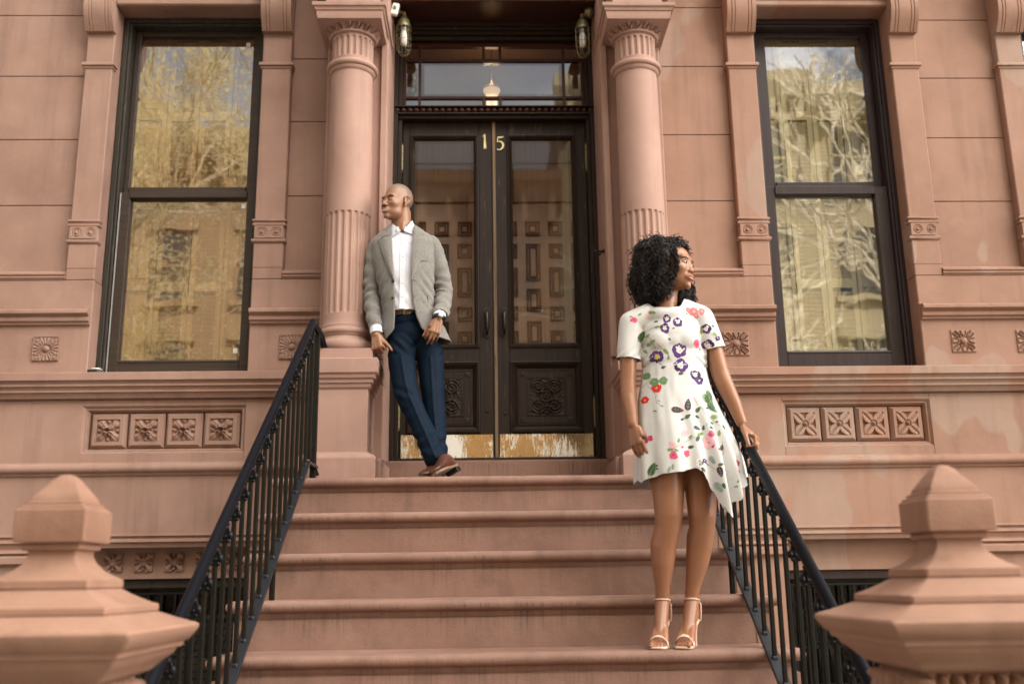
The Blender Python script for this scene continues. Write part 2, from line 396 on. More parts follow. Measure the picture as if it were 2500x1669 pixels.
def flower_b(u, v):       # pointed cross with bead
    r = hypot(u, v); a = atan2(v, u)
    if max(abs(u), abs(v)) > .94: return .0
    d = abs(((a) % (pi/2))-pi/4)
    e = .30+.62*(1-clampf(d/.72))**.9
    m = max(abs(u), abs(v)); rim = 1.30-.82*clampf(d/.785)**1.5
    h = -.012+.016*sst(rim+.06, rim-.10, r)*(1-.45*G(d, .10)*sst(.15, .5, r))
    h += .014*clampf(1-(r/.17)**2)-.008*G(r-.24, .05)
    return h
def sunburst(u, v):
    r = hypot(u, v); a = atan2(v, u)
    m = max(abs(u), abs(v))
    if m > .95: return 0 if m > .975 else -.006
    h = -.005
    ray = abs(sin(a*10)); h = -.009+.0085*ray*sst(.3, .45, r)
    if abs(u) > .42 and abs(v) > .42 and abs(abs(u)-abs(v)) < .42: h = -.001+(-.006 if abs(min(abs(u), abs(v))-.55) < .05 or abs(max(abs(u), abs(v))-.84) < .04 else 0)
    if r < .34: h = -.006-.008*G(r-.30, .07)
    if r < .24: h = .016*sqrt(max(0, 1-(r/.24)**2))*(.85+.15*abs(sin(4*a)))-.004
    return h
def petal8(u, v):
    r = hypot(u, v); a = atan2(v, u); m = max(abs(u), abs(v))
    if m > .95: return -.006 if m < .985 else 0
    h = -.004
    k = round(a/(pi/4)); d = abs(a-k*pi/4)*r
    diag = k % 2 != 0
    w = (.17 if diag else .20)*sst(.25, .75, r); ln = 1.12 if diag else .93
    if r < ln and r > .3:
        if d < w: h += .006-.009*G(d, .05)*(1 if diag else 0)
        if abs(d-w) < .06: h -= .011
    if r < .36: h = -.008
    if r < .27: h = .017*sqrt(max(0, 1-(r/.27)**2))-.003
    return h
def low_flower(u, v):
    r = hypot(u, v); a = atan2(v, u)
    if max(abs(u), abs(v)) > .95: return 0
    h = -.002; d = abs(((a) % (pi/2))-pi/4)
    h += .007*clampf(1-(d/.32)**2)*sst(.25, .4, r)*sst(1.2, .9, r)
    h -= .014*G(d-.40, .09)*sst(.3, .5, r)*sst(1.0, .8, r)
    h += .008*G(r-.23, .05)
    for k in range(4):
        b = k*pi/2; x, y = u-.72*cos(b), v-.72*sin(b); h += .012*G(hypot(x, y), .10)-.012*G(hypot(x, y)-.2, .06)
    return h
def tiles(f0, fn, mt, x1):
    w = (x1-f0)/4
    P = tag(None, None) if False else None
    for k in range(4):
        a = f0+k*w+.004; b = f0+(k+1)*w-.004; z0, z1 = 1.085, 1.302; yf = Y0+.020
        m = MB(); bv = .018
        def rc(d, y): return [(a+d, y, z0+d), (b-d, y, z0+d), (b-d, y, z1-d), (a+d, y, z1-d)]
        m.rings([rc(0, Y0+.075), rc(0, Y0+.045), rc(bv, yf), rc(.030+.004, yf)], cap=False)
        o = m.build('carved_tile', mt, H)
        r = MB(); relief(r, a+.034, b-.034, z0+.034, z1-.034, yf, lambda u, v: 1.35*fn(u, v), 60); ro = r.build('carved_flower', mt, o, smooth=75)
tiles(-2.430, flower_a, 'stone', -1.513); tiles(1.886, flower_b, 'stone_r', 2.751)
def rosette(x0, z0, fn, mt, s=.163):
    m = MB(); relief(m, x0, x0+s, z0, z0+s*.95, Y0-.0015, lambda u, v: (.0105+(.8 if fn is petal8 else 1.0)*fn(u, v))*(max(abs(u), abs(v)) < .985), 88)
    m.build('carved_rosette', mt, H, smooth=75)
rosette(-2.810, 1.627, sunburst, 'stone'); rosette(-1.289, 1.627, sunburst, 'stone'); rosette(-3.66, 1.627, sunburst, 'stone')
rosette(1.507, 1.627, petal8, 'stone_r', .165); rosette(2.969, 1.638, petal8, 'stone_r', .155); rosette(3.393, 1.636, petal8, 'stone_r', .155)
# rounded string course below the tiles, lower wall, basement
def torus_prof(y, z1, z0):
    pts = [(y+.02, z1+.012), (y-.010, z1+.008), (y-.012, z1), (y-.018, z1-.004)]
    c = (z1+z0)/2+.002; r = (z1-z0)/2-.006
    for k in range(9): t = pi/2-pi*k/8; pts.append((y-.018-r*.95*cos(t), c+r*sin(t)))
    return pts+[(y-.012, z0-.006), (y+.02, z0-.010)]
for x0, x1, mt in ((XA, -.99, 'stone'), (1.14, XB, 'stone_r')):
    m = MB(); m.prism_x(torus_prof(Y0, .988, .922), x0, x1); m.build('rounded_string_course', mt, H, smooth=50)
    m = MB(); m.box(x0, x1, Y0, 2.5, .57, .99); m.build('wall', mt, H)
    m = MB()   # two thin fillets and the flat band over the basement windows
    m.prism_x([(Y0+.02, .572), (Y0-.016, .570), (Y0-.018, .556), (Y0-.004, .550), (Y0-.003, .540), (Y0-.022, .536), (Y0-.024, .520), (Y0-.008, .512), (Y0+.0, .488), (Y0+.02, .486)], x0, x1)
    m.build('basement_band', mt, H, smooth=35)
BL0, BL1 = -2.47, -1.411; BR0, BR1 = 1.813, 2.80
for x0, x1, mt in ((XA, BL0, 'stone'), (BL1, -.99, 'stone'), (1.14, BR0, 'stone_r'), (BR1, XB, 'stone_r')):
    m = MB(); m.box(x0, x1, Y0, 2.6, -1.25, .50); m.build('wall', mt, H, bevel=.006)
    m = MB(); m.prism_x([(Y0+.02, .482), (Y0-.030, .478), (Y0-.034, .462), (Y0-.014, .452), (Y0-.036, .436), (Y0-.036, .402), (Y0-.010, .388), (Y0+.02, .384)], x0, x1)
    m.build('pier_moulding', mt, H, smooth=35)
for x0, x1, mt, fl in ((BL0, BL1, 'stone', True), (BR0, BR1, 'stone_r', False)):
    m = MB(); m.box(x0, x1, Y0+.12, Y0+.45, .305, .50); lt = m.build('basement_lintel', mt, H, bevel=.003)
    if fl:
        for k in range(6):
            xx = -2.497+.1835*k
            if xx < x0+.01: continue
            r = MB(); relief(r, xx, xx+.118, .346, .460, Y0+.1185, lambda u, v: .016*(max(abs(u), abs(v)) < .95)+1.2*low_flower(u, v), 50); r.build('carved_rosette', mt, lt, smooth=75)
    m = MB(); m.box(x0, x1, 2.25, 2.5, .25, .303); m.box(x0, x0+.06, 2.28, 2.5, -1.0, .25); m.box(x1-.06, x1, 2.28, 2.5, -1.0, .25)
    m.box(x0, x1, 2.3, 2.5, -1.1, -1.0); m.box(x0+.06, x1-.06, 2.32, 2.37, -.42, -.37)
    bw = m.build('basement_window', 'win_l' if fl else 'win_r', H, bevel=.004)
    m = MB(); m.box(x0+.06, x1-.06, 2.345, 2.349, -1.0, .25); m.build('pane', 'glass_b', bw)
    m = MB(); m.box(x0, x1, 2.47, 2.48, -1.0, .3)
    if fl:
        m2 = MB()
        for k in range(26): m2.box(x0+.05, x1-.05, 2.42, 2.425, -1.0+k*.042, -1.0+k*.042+.036)
        m2.build('blind', 'blind', bw)
    m.build('dark_interior', 'dark_room', bw)
    g = MB()   # wrought grille: bars, rails and scrolls
    for z in (.215, .055, -.15, -.6): g.box(x0+.02, x1-.02, 2.185, 2.197, z, z+.012)
    nb = 12
    for k in range(nb+1):
        x = x0+.04+(x1-x0-.08)*k/nb; g.box(x-.006, x+.006, 2.178, 2.190, -1.0, .21)
        if k < nb:
            xm = x+(x1-x0-.08)/nb/2; dx = (x1-x0-.08)/nb/2
            g.tube([(xm-dx, 2.17, .13), (xm-dx*.7, 2.168, .09), (xm-.006, 2.166, .05), (xm-.004, 2.166, -.15)], .0045, 6)
            g.tube([(xm+dx, 2.17, .13), (xm+dx*.7, 2.168, .09), (xm+.006, 2.166, .05), (xm+.004, 2.166, -.15)], .0045, 6)
            for s in (-1, 1):
                pts = [(xm+s*(.004+(.026-.0022*q)*abs(cos(q*.55))), 2.166, .00-.10*sin(q*.30)-.02) for q in range(10)]
                g.tube(pts, .004, 5)
    g.build('window_grille', 'iron', bw)
# ---------------------------------------------------------------- pilaster trim: cap moulding, roundel band, scroll bracket
def roundel(u, v):
    best = 9
    for cx in (-.5, .5):
        r = hypot((u-cx)*1.0, v*.46); best = min(best, r)
    r = best; h = 0
    h -= .006*G(r-.31, .035); h -= .005*G(r-.17, .045)
    if r < .12: h += .007*sqrt(max(0, 1-(r/.12)**2))
    return h
for i, (x0, x1) in enumerate(PIL):
    mt = 'stone' if i < 2 else 'stone_r'
    m = MB()
    sweep(m, [(0, 2.553), (.010, 2.551), (.013, 2.545), (.012, 2.538), (.003, 2.532), (.003, 2.524), (.010, 2.520), (.010, 2.510), (0, 2.505)], [(x0, Y0+.04), (x0, Y0), (x1, Y0), (x1, Y0+.04)][::1])
    sweep(m, [(0, 2.425), (.003, 2.420), (.012, 2.416), (.014, 2.406), (.010, 2.396), (0, 2.390)], [(x0, Y0+.04), (x0, Y0), (x1, Y0), (x1, Y0+.04)])
    o = m.build('roundel_band', mt, H, smooth=50)
    r = MB(); relief(r, x0+.004, x1-.004, 2.424, 2.506, Y0-.009, roundel, 90); r.build('roundel_relief', mt, o, smooth=75)
    m = MB(); m.box(x0-.001, x1+.001, Y0-.001, Y0+.03, 2.227, 2.2295); m.build('joint', 'panel_edge', o)
    # cap
    m = MB(); sweep(m, [(0, 3.668), (.012, 3.664), (.018, 3.656), (.018, 3.640), (.006, 3.634), (.008, 3.624), (0, 3.616)], [(x0, Y0+.05), (x0, Y0), (x1, Y0), (x1, Y0+.05)])
    m.build('pilaster_cap', mt, H, smooth=50)
    # scroll bracket
    m = MB(); pr = []
    for k in range(15):
        t = k/14; z = 3.878+.30*t; y = Y0-.035-.055*sin(pi*min(1, t*1.25)*.5)-.022*sin(pi*t*1.2)
        pr.append((y, z))
    pr = [(Y0+.01, 3.878)]+pr+[(Y0+.01, 4.178)]
    n_ = len(pr); ww = x1-x0
    xs = [(0, 0), (.14, 0), (.16, 1), (.18, 0), (.25, 0), (.27, 1), (.29, 0), (.71, 0), (.73, 1), (.75, 0), (.82, 0), (.84, 1), (.86, 0), (1, 0)]
    rs = []
    for f, g in xs:
        rs.append([(x0-.004+(ww+.008)*f, y+(.006*g if 0 < q < n_-1 else 0), z) for q, (y, z) in enumerate(pr)])
    m.rings(rs); o = m.build('scroll_bracket', mt, H, smooth=38)
    m = MB(); m.box(x0-.012, x1+.012, Y0-.135, Y0+.01, 4.179, 4.235); m.box(x0-.03, x1+.03, Y0-.16, Y0+.01, 4.238, 4.34); m.build('bracket_cap', mt, o, bevel=.006)
# fluted lintels over the windows
for x0, x1, mt in ((WL[0], WL[1], 'stone'), (WR[0], WR[1], 'stone_r')):
    m = MB(); m.prism_x([(Y0+.02, 4.20), (Y0-.034, 4.20), (Y0-.034, 4.120), (Y0-.030, 4.112), (Y0-.040, 4.106), (Y0-.040, 4.082), (Y0-.028, 4.072), (Y0+.02, 4.072)], x0+.004, x1-.004)
    n = 34
    for k in range(n):
        x = x0+.02+(x1-x0-.04)*k/n; m.box(x, x+(x1-x0)/n*.5, Y0-.046, Y0-.030, 4.125, 4.22)
    m.build('fluted_lintel', mt, H, bevel=.002)
# upper storeys (out of the picture; they shade the street front)
m = MB(); m.box(-9, 10, 1.98, 2.5, ZT, 13.6); m.box(-9, CX-.93, 2.6, 12, -1.25, 13.5); m.box(CX+.93, 10, 2.6, 12, -1.25, 13.5); m.box(CX-.93, CX+.93, 4.3, 12, -1.25, 13.5); m.box(CX-.93, CX+.93, 2.6, 4.3, 4.35, 13.5); m.box(-9, XA, Y0, 2.5, -1.25, ZT); m.box(XB, 10, Y0, 2.5, -1.25, ZT)
m.prism_x([(1.98, 13.6), (1.4, 13.7), (1.35, 14.2), (2.5, 14.3), (2.5, 13.6)], -9, 10)
m.build('upper_wall', 'stone', H)

# ---------------------------------------------------------------- windows
def sash_window(X, mat_c, mat_s, glass, shut, up, lo, white, wide):
    """X opening, up/lo = glass rects (x0,x1,z0,z1)"""
    x0, x1 = X
    o = MB()
    # stepped outer casing
    def fr(m, a0, a1, b0, b1, w, y0, y1):   # frame rect outer a0..a1, b0..b1, width w
        m.box(a0, a0+w, y0, y1, b0, b1); m.box(a1-w, a1, y0, y1, b0, b1); m.box(a0+w, a1-w, y0, y1, b1-w, b1)
    zb, zt = 1.566, 4.072
    fr(o, x0, x1, zb, zt, .032, 2.225, 2.5); fr(o, x0+.032, x1-.032, zb, zt-.032, .016, 2.240, 2.5)
    cas = o.build('window', mat_c, H, bevel=.004)
    cas['label'] = white[0]
    s = MB()
    ua, ub, uc, ud = up; la, lb, lc, ld = lo
    fa, fb = x0+.048, x1-.048
    yu, yl = 2.335, 2.300
    # upper sash
    s.box(fa, ua, yu-.012, yu+.03, uc-.05, zt-.04); s.box(ub, fb, yu-.012, yu+.03, uc-.05, zt-.04); s.box(ua, ub, yu-.012, yu+.03, ud, zt-.04); s.box(ua, ub, yu-.022, yu+.03, uc-.05, uc)
    us = s.build('upper_sash', mat_s, cas, bevel=.005)
    s = MB(); s.box(fa, la, yl-.03, yl+.02, zb, uc-.052); s.box(lb, fb, yl-.03, yl+.02, zb, uc-.052); s.box(la, lb, yl-.03, yl+.02, zb, lc); s.box(la, lb, yl-.042, yl+.02, ld, uc-.052)
    s.prism_x([(yl-.03, lc+.0), (yl-.036, lc-.012), (yl-.03, lc-.02)], la, lb)
    ls = s.build('lower_sash', mat_s, cas, bevel=.005)
    g = MB(); g.box(ua-.005, ub+.005, yu+.005, yu+.008, uc-.005, ud+.005); g.build('pane', glass, us)
    g = MB(); g.box(la-.005, lb+.005, yl+.004, yl+.007, lc-.005, ld+.005); g.build('pane', glass, ls)
    # folding louvred shutters behind the glass
    def leaf(a, b, z0, z1):
        m = MB(); st = .034; y = 2.42
        m.box(a, a+st, y, y+.026, z0, z1); m.box(b-st, b, y, y+.026, z0, z1)
        zz = [z0, (z0+z1)/2, z1]
        for z in zz: m.box(a+st, b-st, y, y+.026, max(z0, z-.032), min(z1, z+.032))
        for q in range(2):
            n = int((zz[q+1]-zz[q]-.064)/.030)
            for k in range(n):
                z = zz[q]+.047+k*.030
                m.rot_box(((a+b)/2, y+.013, z), ((b-a)/2-st+.002, .0025, .017), Matrix.Rotation(radians(35), 3, 'X'))
        return m
    sh = None
    n = 4; w = (fb-fa)/n
    for (z0, z1) in ((zb+.03, 2.80), (2.81, zt-.02)):
        for k in range(n):
            a = fa+k*w+.003; b = fa+(k+1)*w-.003
            if k in (1, 2): leaf(a, b, z0, z1).build('louvred_shutter', shut, cas)
            else:
                m = MB(); m.box(a, b, 2.43, 2.445, z0, z1); m.box(a, a+.03, 2.415, 2.43, z0, z1); m.box(b-.03, b, 2.415, 2.43, z0, z1)
                for z in (z0, (z0+z1)/2-.03, z1-.06): m.box(a+.03, b-.03, 2.415, 2.43, z, z+.06)
                m.box(a+.055, b-.055, 2.422, 2.43, z0+.09, (z0+z1)/2-.06); m.box(a+.055, b-.055, 2.422, 2.43, (z0+z1)/2+.06, z1-.09)
                m.build('panelled_shutter', shut, cas, bevel=.003)
    m = MB(); m.box(x0, x1, 2.49, 2.499, 1.5, 4.1); m.build('dark_interior', 'dark_room', cas)
    return cas, us, ls
cl, us, ls = sash_window(WL, 'win_l', 'win_l2', 'glass_l', 'shutter', (-2.381, -1.600, 2.864, 3.995), (-2.348, -1.578, 1.666, 2.767), ('window left of the door with a weathered dark green frame',), 0)
m = MB(); m.box(-2.411, -2.404, 2.255, 2.262, 1.578, 2.80); m.build('sash_track', 'track', cl)
for (x, z, p) in ((-1.655, 3.945, us), (-1.620, 2.735, ls), (-1.625, 1.745, ls)):
    m = MB(); m.box(x, x+.028, p is us and 2.336 or 2.300, p is us and 2.338 or 2.302, z-.03, z+.003); m.build('sticker', 'white', p)
cr, us2, ls2 = sash_window(WR, 'win_r', 'win_r', 'glass_r', 'shutter_r', (1.995, 2.682, 2.888, 3.992), (1.967, 2.649, 1.695, 2.777), ('window right of the door with a smooth dark purple brown frame',), 1)
# sliver of a third window at the far right
m = MB(); m.box(3.73, 3.79, 2.225, 2.5, 1.566, 4.07); m.box(3.79, 4.65, 2.225, 2.5, 4.0, 4.07); m.box(4.59, 4.65, 2.225, 2.5, 1.566, 4.0); m.box(3.79, 4.59, 2.3, 2.5, 1.566, 1.66); m.box(3.79, 4.59, 2.29, 2.34, 2.78, 2.86)
w3 = m.build('window', 'win_r', H, bevel=.004); m = MB(); m.box(3.78, 4.6, 2.315, 2.319, 1.6, 4.0); m.build('pane', 'glass_r', w3)
m = MB(); m.box(3.7, 4.65, 2.49, 2.499, 1.5, 4.1); m.build('dark_interior', 'dark_room', w3)
m = MB()
sweep(m, [(0, 4.0), (0, 4.0)], [(0, 0), (1, 0)]) if False else None

# ---------------------------------------------------------------- doorway: piers, soffit, columns
for s in (-1, 1):
    mt = 'stone'
    def X(a, b): return (CX+s*a, CX+s*b) if s > 0 else (CX+s*b, CX+s*a)
    m = MB(); a, b = X(.700, 1.10)
    m.box(a, b, 2.0, 2.56, .985, 4.14)
    o = m.build('door_pier', 'column', H, bevel=.004)
    m = MB(); a, b = X(.703, .745); m.box(a, b, 1.972, 2.0, 1.60, 4.134)   # slim pilaster edge towards the opening
    a, b = X(.80, 1.02); m.box(a, b, 1.955, 2.0, 1.60, 3.80)
    m.build('pier_strip', 'column', o, bevel=.004)
    # pedestal: die, plinth, cap
    xc = CX+s*.915; hw = .163
    ped = MB(); ped.box(xc-hw, xc+hw, 1.66, 2.12, .96, 1.40); pd = ped.build('pedestal', 'column', H, bevel=.005)
    m = MB()
    P_ = lambda d: [(xc-hw-d, 2.02), (xc-hw-d, 1.66-d), (xc+hw+d, 1.66-d), (xc+hw+d, 2.02)]
    pp = [(.055, .79), (.055, .952), (.046, .966), (.0, .990)]
    rs = []
    for o_, z in pp:
        q = [(xc-hw-o_, 2.02, z), (xc-hw-o_, 1.66-o_, z), (xc+hw+o_, 1.66-o_, z), (xc+hw+o_, 2.02, z)]; rs.append(q)
    m.rings(rs); m.build('plinth', 'column', pd, bevel=.004)
    m = MB(); cap = [(0, 1.350), (.012, 1.362), (.016, 1.380), (.026, 1.386), (.028, 1.404), (.040, 1.412), (.044, 1.430), (.056, 1.440), (.060, 1.482), (.060, 1.520), (.050, 1.526), (.026, 1.527), (.024, 1.588)]
    rs = [[(xc-hw-o_, 2.118, z), (xc-hw-o_, 1.66-o_, z), (xc+hw+o_, 1.66-o_, z), (xc+hw+o_, 2.118, z)] for o_, z in cap]
    m.rings(rs); m.build('pedestal_cap', 'column', pd, smooth=28)
    m = MB(); a, b = X(.675, .72); m.box(a, b, 1.75, 2.44, .80, .96); m.build('pier_plinth', 'column', o, bevel=.006)
    # column
    cy = 1.85
    colm = thing('tmp', '', '')if False else None
    SEG = 160
    def ring(r_fn, z): return [(xc+r_fn(2*pi*j/SEG, z)*cos(2*pi*j/SEG), cy+r_fn(2*pi*j/SEG, z)*sin(2*pi*j/SEG), z) for j in range(SEG)]
    NF = 20
    def flute(a, z, z0, z1, dep):
        ph = ((a*NF/(2*pi)) % 1)-.5; wz = .016
        e = 1.0
        if z < z0 or z > z1: return 0
        w = .30
        if z < z0+wz: w *= sqrt(max(0, 1-((z0+wz-z)/wz)**2))
        if z > z1-wz: w *= sqrt(max(0, 1-((z-z1+wz)/wz)**2))
        if w < 1e-3: return 0
        return dep*sqrt(max(0, 1-(ph/w)**2)) if abs(ph) < w else 0
    def r_sh(a, z):
        t = (z-1.75)/(3.42-1.75); R = .1385-.0075*t*t
        if z < 1.79: R += .010*((1.79-z)/.04)**2
        return R-flute(a, z, 1.825, 2.468, .011)
    zs = [1.75, 1.76, 1.77, 1.79, 1.82]+[1.825+k*.004 for k in range(5)]+[1.9, 2.0, 2.2, 2.4]+[2.448+k*.004 for k in range(6)]+[2.6, 2.9, 3.2, 3.42]
    m = MB(); m.rings([ring(r_sh, z) for z in zs]); sh = m.build('column', 'column', H, smooth=50)
    m = MB(); m.lathe((xc, cy, 0), [(.19, 1.588), (.190, 1.590)]+[(.165+.026*cos(t), 1.624+.034*sin(t)) for t in [(-pi/2)+pi*k/8 for k in range(9)]]+[(.160, 1.662), (.150, 1.672), (.148, 1.684), (.156, 1.692), (.158, 1.698)]+[(.150+.014*cos(t), 1.716+.018*sin(t)) for t in [(-pi/2)+pi*k/6 for k in range(7)]]+[(.148, 1.738), (.147, 1.752), (.10, 1.753)], 96); m.build('column_base', 'column', sh, smooth=40)
    # astragal + fluted neck + egg band
    m = MB(); m.lathe((xc, cy, 0), [(.12, 3.415), (.134, 3.416), (.142, 3.424), (.146, 3.432), (.146, 3.440)]+[(.146+.018*cos(t), 3.462+.020*sin(t)) for t in [(-pi/2)+pi*k/8 for k in range(9)]]+[(.136, 3.486), (.12, 3.487)], 96); m.build('astragal', 'column', sh, smooth=40)
    def r_nk(a, z): return .131-flute(a, z, 3.512, 3.650, .012)
    m = MB(); m.rings([ring(r_nk, z) for z in [3.48, 3.5, 3.512, 3.514, 3.517, 3.521, 3.526, 3.53, 3.58, 3.632, 3.636, 3.641, 3.645, 3.648, 3.65, 3.66, 3.68]]); m.build('neck', 'column', sh, smooth=50)
    NE = 18
    def r_egg(a, z):
        t = (z-3.668)/(3.775-3.668); R = .140+.040*sst(0, .9, t)
        ph = ((a*NE/(2*pi)) % 1)-.5
        if t < .14: return .146+.008*sin(pi*t/.14)
        tt = (t-.55)/.45; rr = hypot(ph/.38, tt*1.05)
        if rr < .62: R += .022*sqrt(max(0, 1-(rr/.62)**2))-.006
        elif rr < .80: R -= .016
        elif rr < .98: R += .012
        else: R -= .006
        return R
    SEG = 360
    m = MB(); m.rings([ring(r_egg, 3.668+k*(.108)/22) for k in range(23)]); m.build('egg_moulding', 'column', sh, smooth=70)
    SEG = 160
    m = MB(); hb = .231
    pr = [(.196, 3.722), (.200, 3.724), (.203, 3.735), (.206, 3.748), (.207, 3.772), (.215, 3.776), (.218, 3.790), (.220, 3.794), (.229, 3.798), (.231, 3.803), (.231, 3.822), (.16, 3.822)]
    rs = []
    for hwd, z in pr:
        rs.append([(xc-hwd, cy+.30, z), (xc-hwd, cy-hwd, z), (xc+hwd, cy-hwd, z), (xc+hwd, cy+.30, z)])
    m.rings(rs); m.build('abacus', 'column', sh, smooth=28)
    m = MB(); m.box(xc-.16, xc+.16, cy-.165, 2.1, 3.822, 5.2); m.build('entablature_block', 'column', sh, bevel=.005)
m = MB(); m.box(CX-1.2, CX+1.2, 2.085, 2.6, 4.136, 5.3); m.build('entablature', 'column', H)
m = MB(); m.box(CX-.70, CX+.70, 2.10, 2.50, 4.128, 4.135); m.build('soffit', 'door_red', H)

# ---------------------------------------------------------------- door frame, transom, doors
D = MB()
DZ0, DZ1 = 1.036, 3.415
D.box(CX-.70, CX-.672, 2.40, 2.56, 1.0, 4.13); D.box(CX+.672, CX+.70, 2.40, 2.56, 1.0, 4.13)
D.box(CX-.672, CX-.645, 2.44, 2.56, 1.0, 4.10); D.box(CX+.645, CX+.672, 2.44, 2.56, 1.0, 4.10)
for k, (y, z) in enumerate(((2.36, 4.105), (2.385, 4.085), (2.41, 4.060), (2.43, 4.030))):
    D.box(CX-.698, CX+.698, y, 2.56, z, z+.026)
frame = D.build('door_frame', 'door', H, bevel=.003)
m = MB(); m.box(CX-.645, CX+.645, 2.36, 2.55, 1.0, 1.034); m.build('threshold', 'door', frame, bevel=.004)
m = MB(); m.box(CX-.70, CX+.70, 2.425, 2.56, DZ1, 3.440); m.box(CX-.70, CX+.70, 2.40, 2.56, 3.440, 3.452); m.box(CX-.70, CX+.70, 2.385, 2.56, 3.487, 3.497); m.box(CX-.66, CX+.66, 2.42, 2.56, 3.452, 3.487)
tb = m.build('transom_bar', 'door_h', frame, bevel=.003)
m = MB()
for k in range(31):
    x = CX-.680+k*1.36/30; m.ball((x, 2.415, 3.470), (.024, .022, .018), 10, 6)
m.build('bead_moulding', 'door_red', tb, smooth=60)
# transom light
TZ0, TZ1 = 3.497, 4.03
TX0, TX1 = CX-.645, CX+.645
m = MB(); y0, y1 = 2.475, 2.515
m.box(TX0, TX0+.022, y0, y1, TZ0, TZ1); m.box(TX1-.022, TX1, y0, y1, TZ0, TZ1); m.box(TX0, TX1, y0+.002, y1, 4.0, TZ1); m.box(TX0, TX1, y0+.002, y1, TZ0, 3.531)
vx = (CX-.527, CX+.500)
for x in vx: m.box(x-.010, x+.010, y0+.004, y1, TZ0, TZ1)
for z in (3.604, 3.896): m.box(TX0, TX1, y0+.006, y1, z-.011, z+.011)
for x in (CX-.072, CX+.046):
    m.box(x-.010, x+.010, y0+.004, y1, 3.896, 4.0); m.box(x-.010, x+.010, y0+.004, y1, 3.53, 3.604)
tr = m.build('transom_window', 'door_red', frame, bevel=.003)
m = MB(); m.box(TX0+.01, TX1-.01, 2.496, 2.500, TZ0+.01, TZ1-.01); m.build('pane', 'glass_t', tr)
m = MB()
def bevelrect(m, x0, x1, z0, z1, w, y, t=.004):   # bevelled edge strip of plate glass
    m.rings([[(x0, y, z0), (x1, y, z0), (x1, y, z1), (x0, y, z1)], [(x0+w, y-t, z0+w), (x1-w, y-t, z0+w), (x1-w, y-t, z1-w), (x0+w, y-t, z1-w)]], cap=False)
bevelrect(m, vx[0]+.01, vx[1]-.01, 3.615, 3.885, .022, 2.495); m.build('bevelled_edge', 'glass_t', tr)

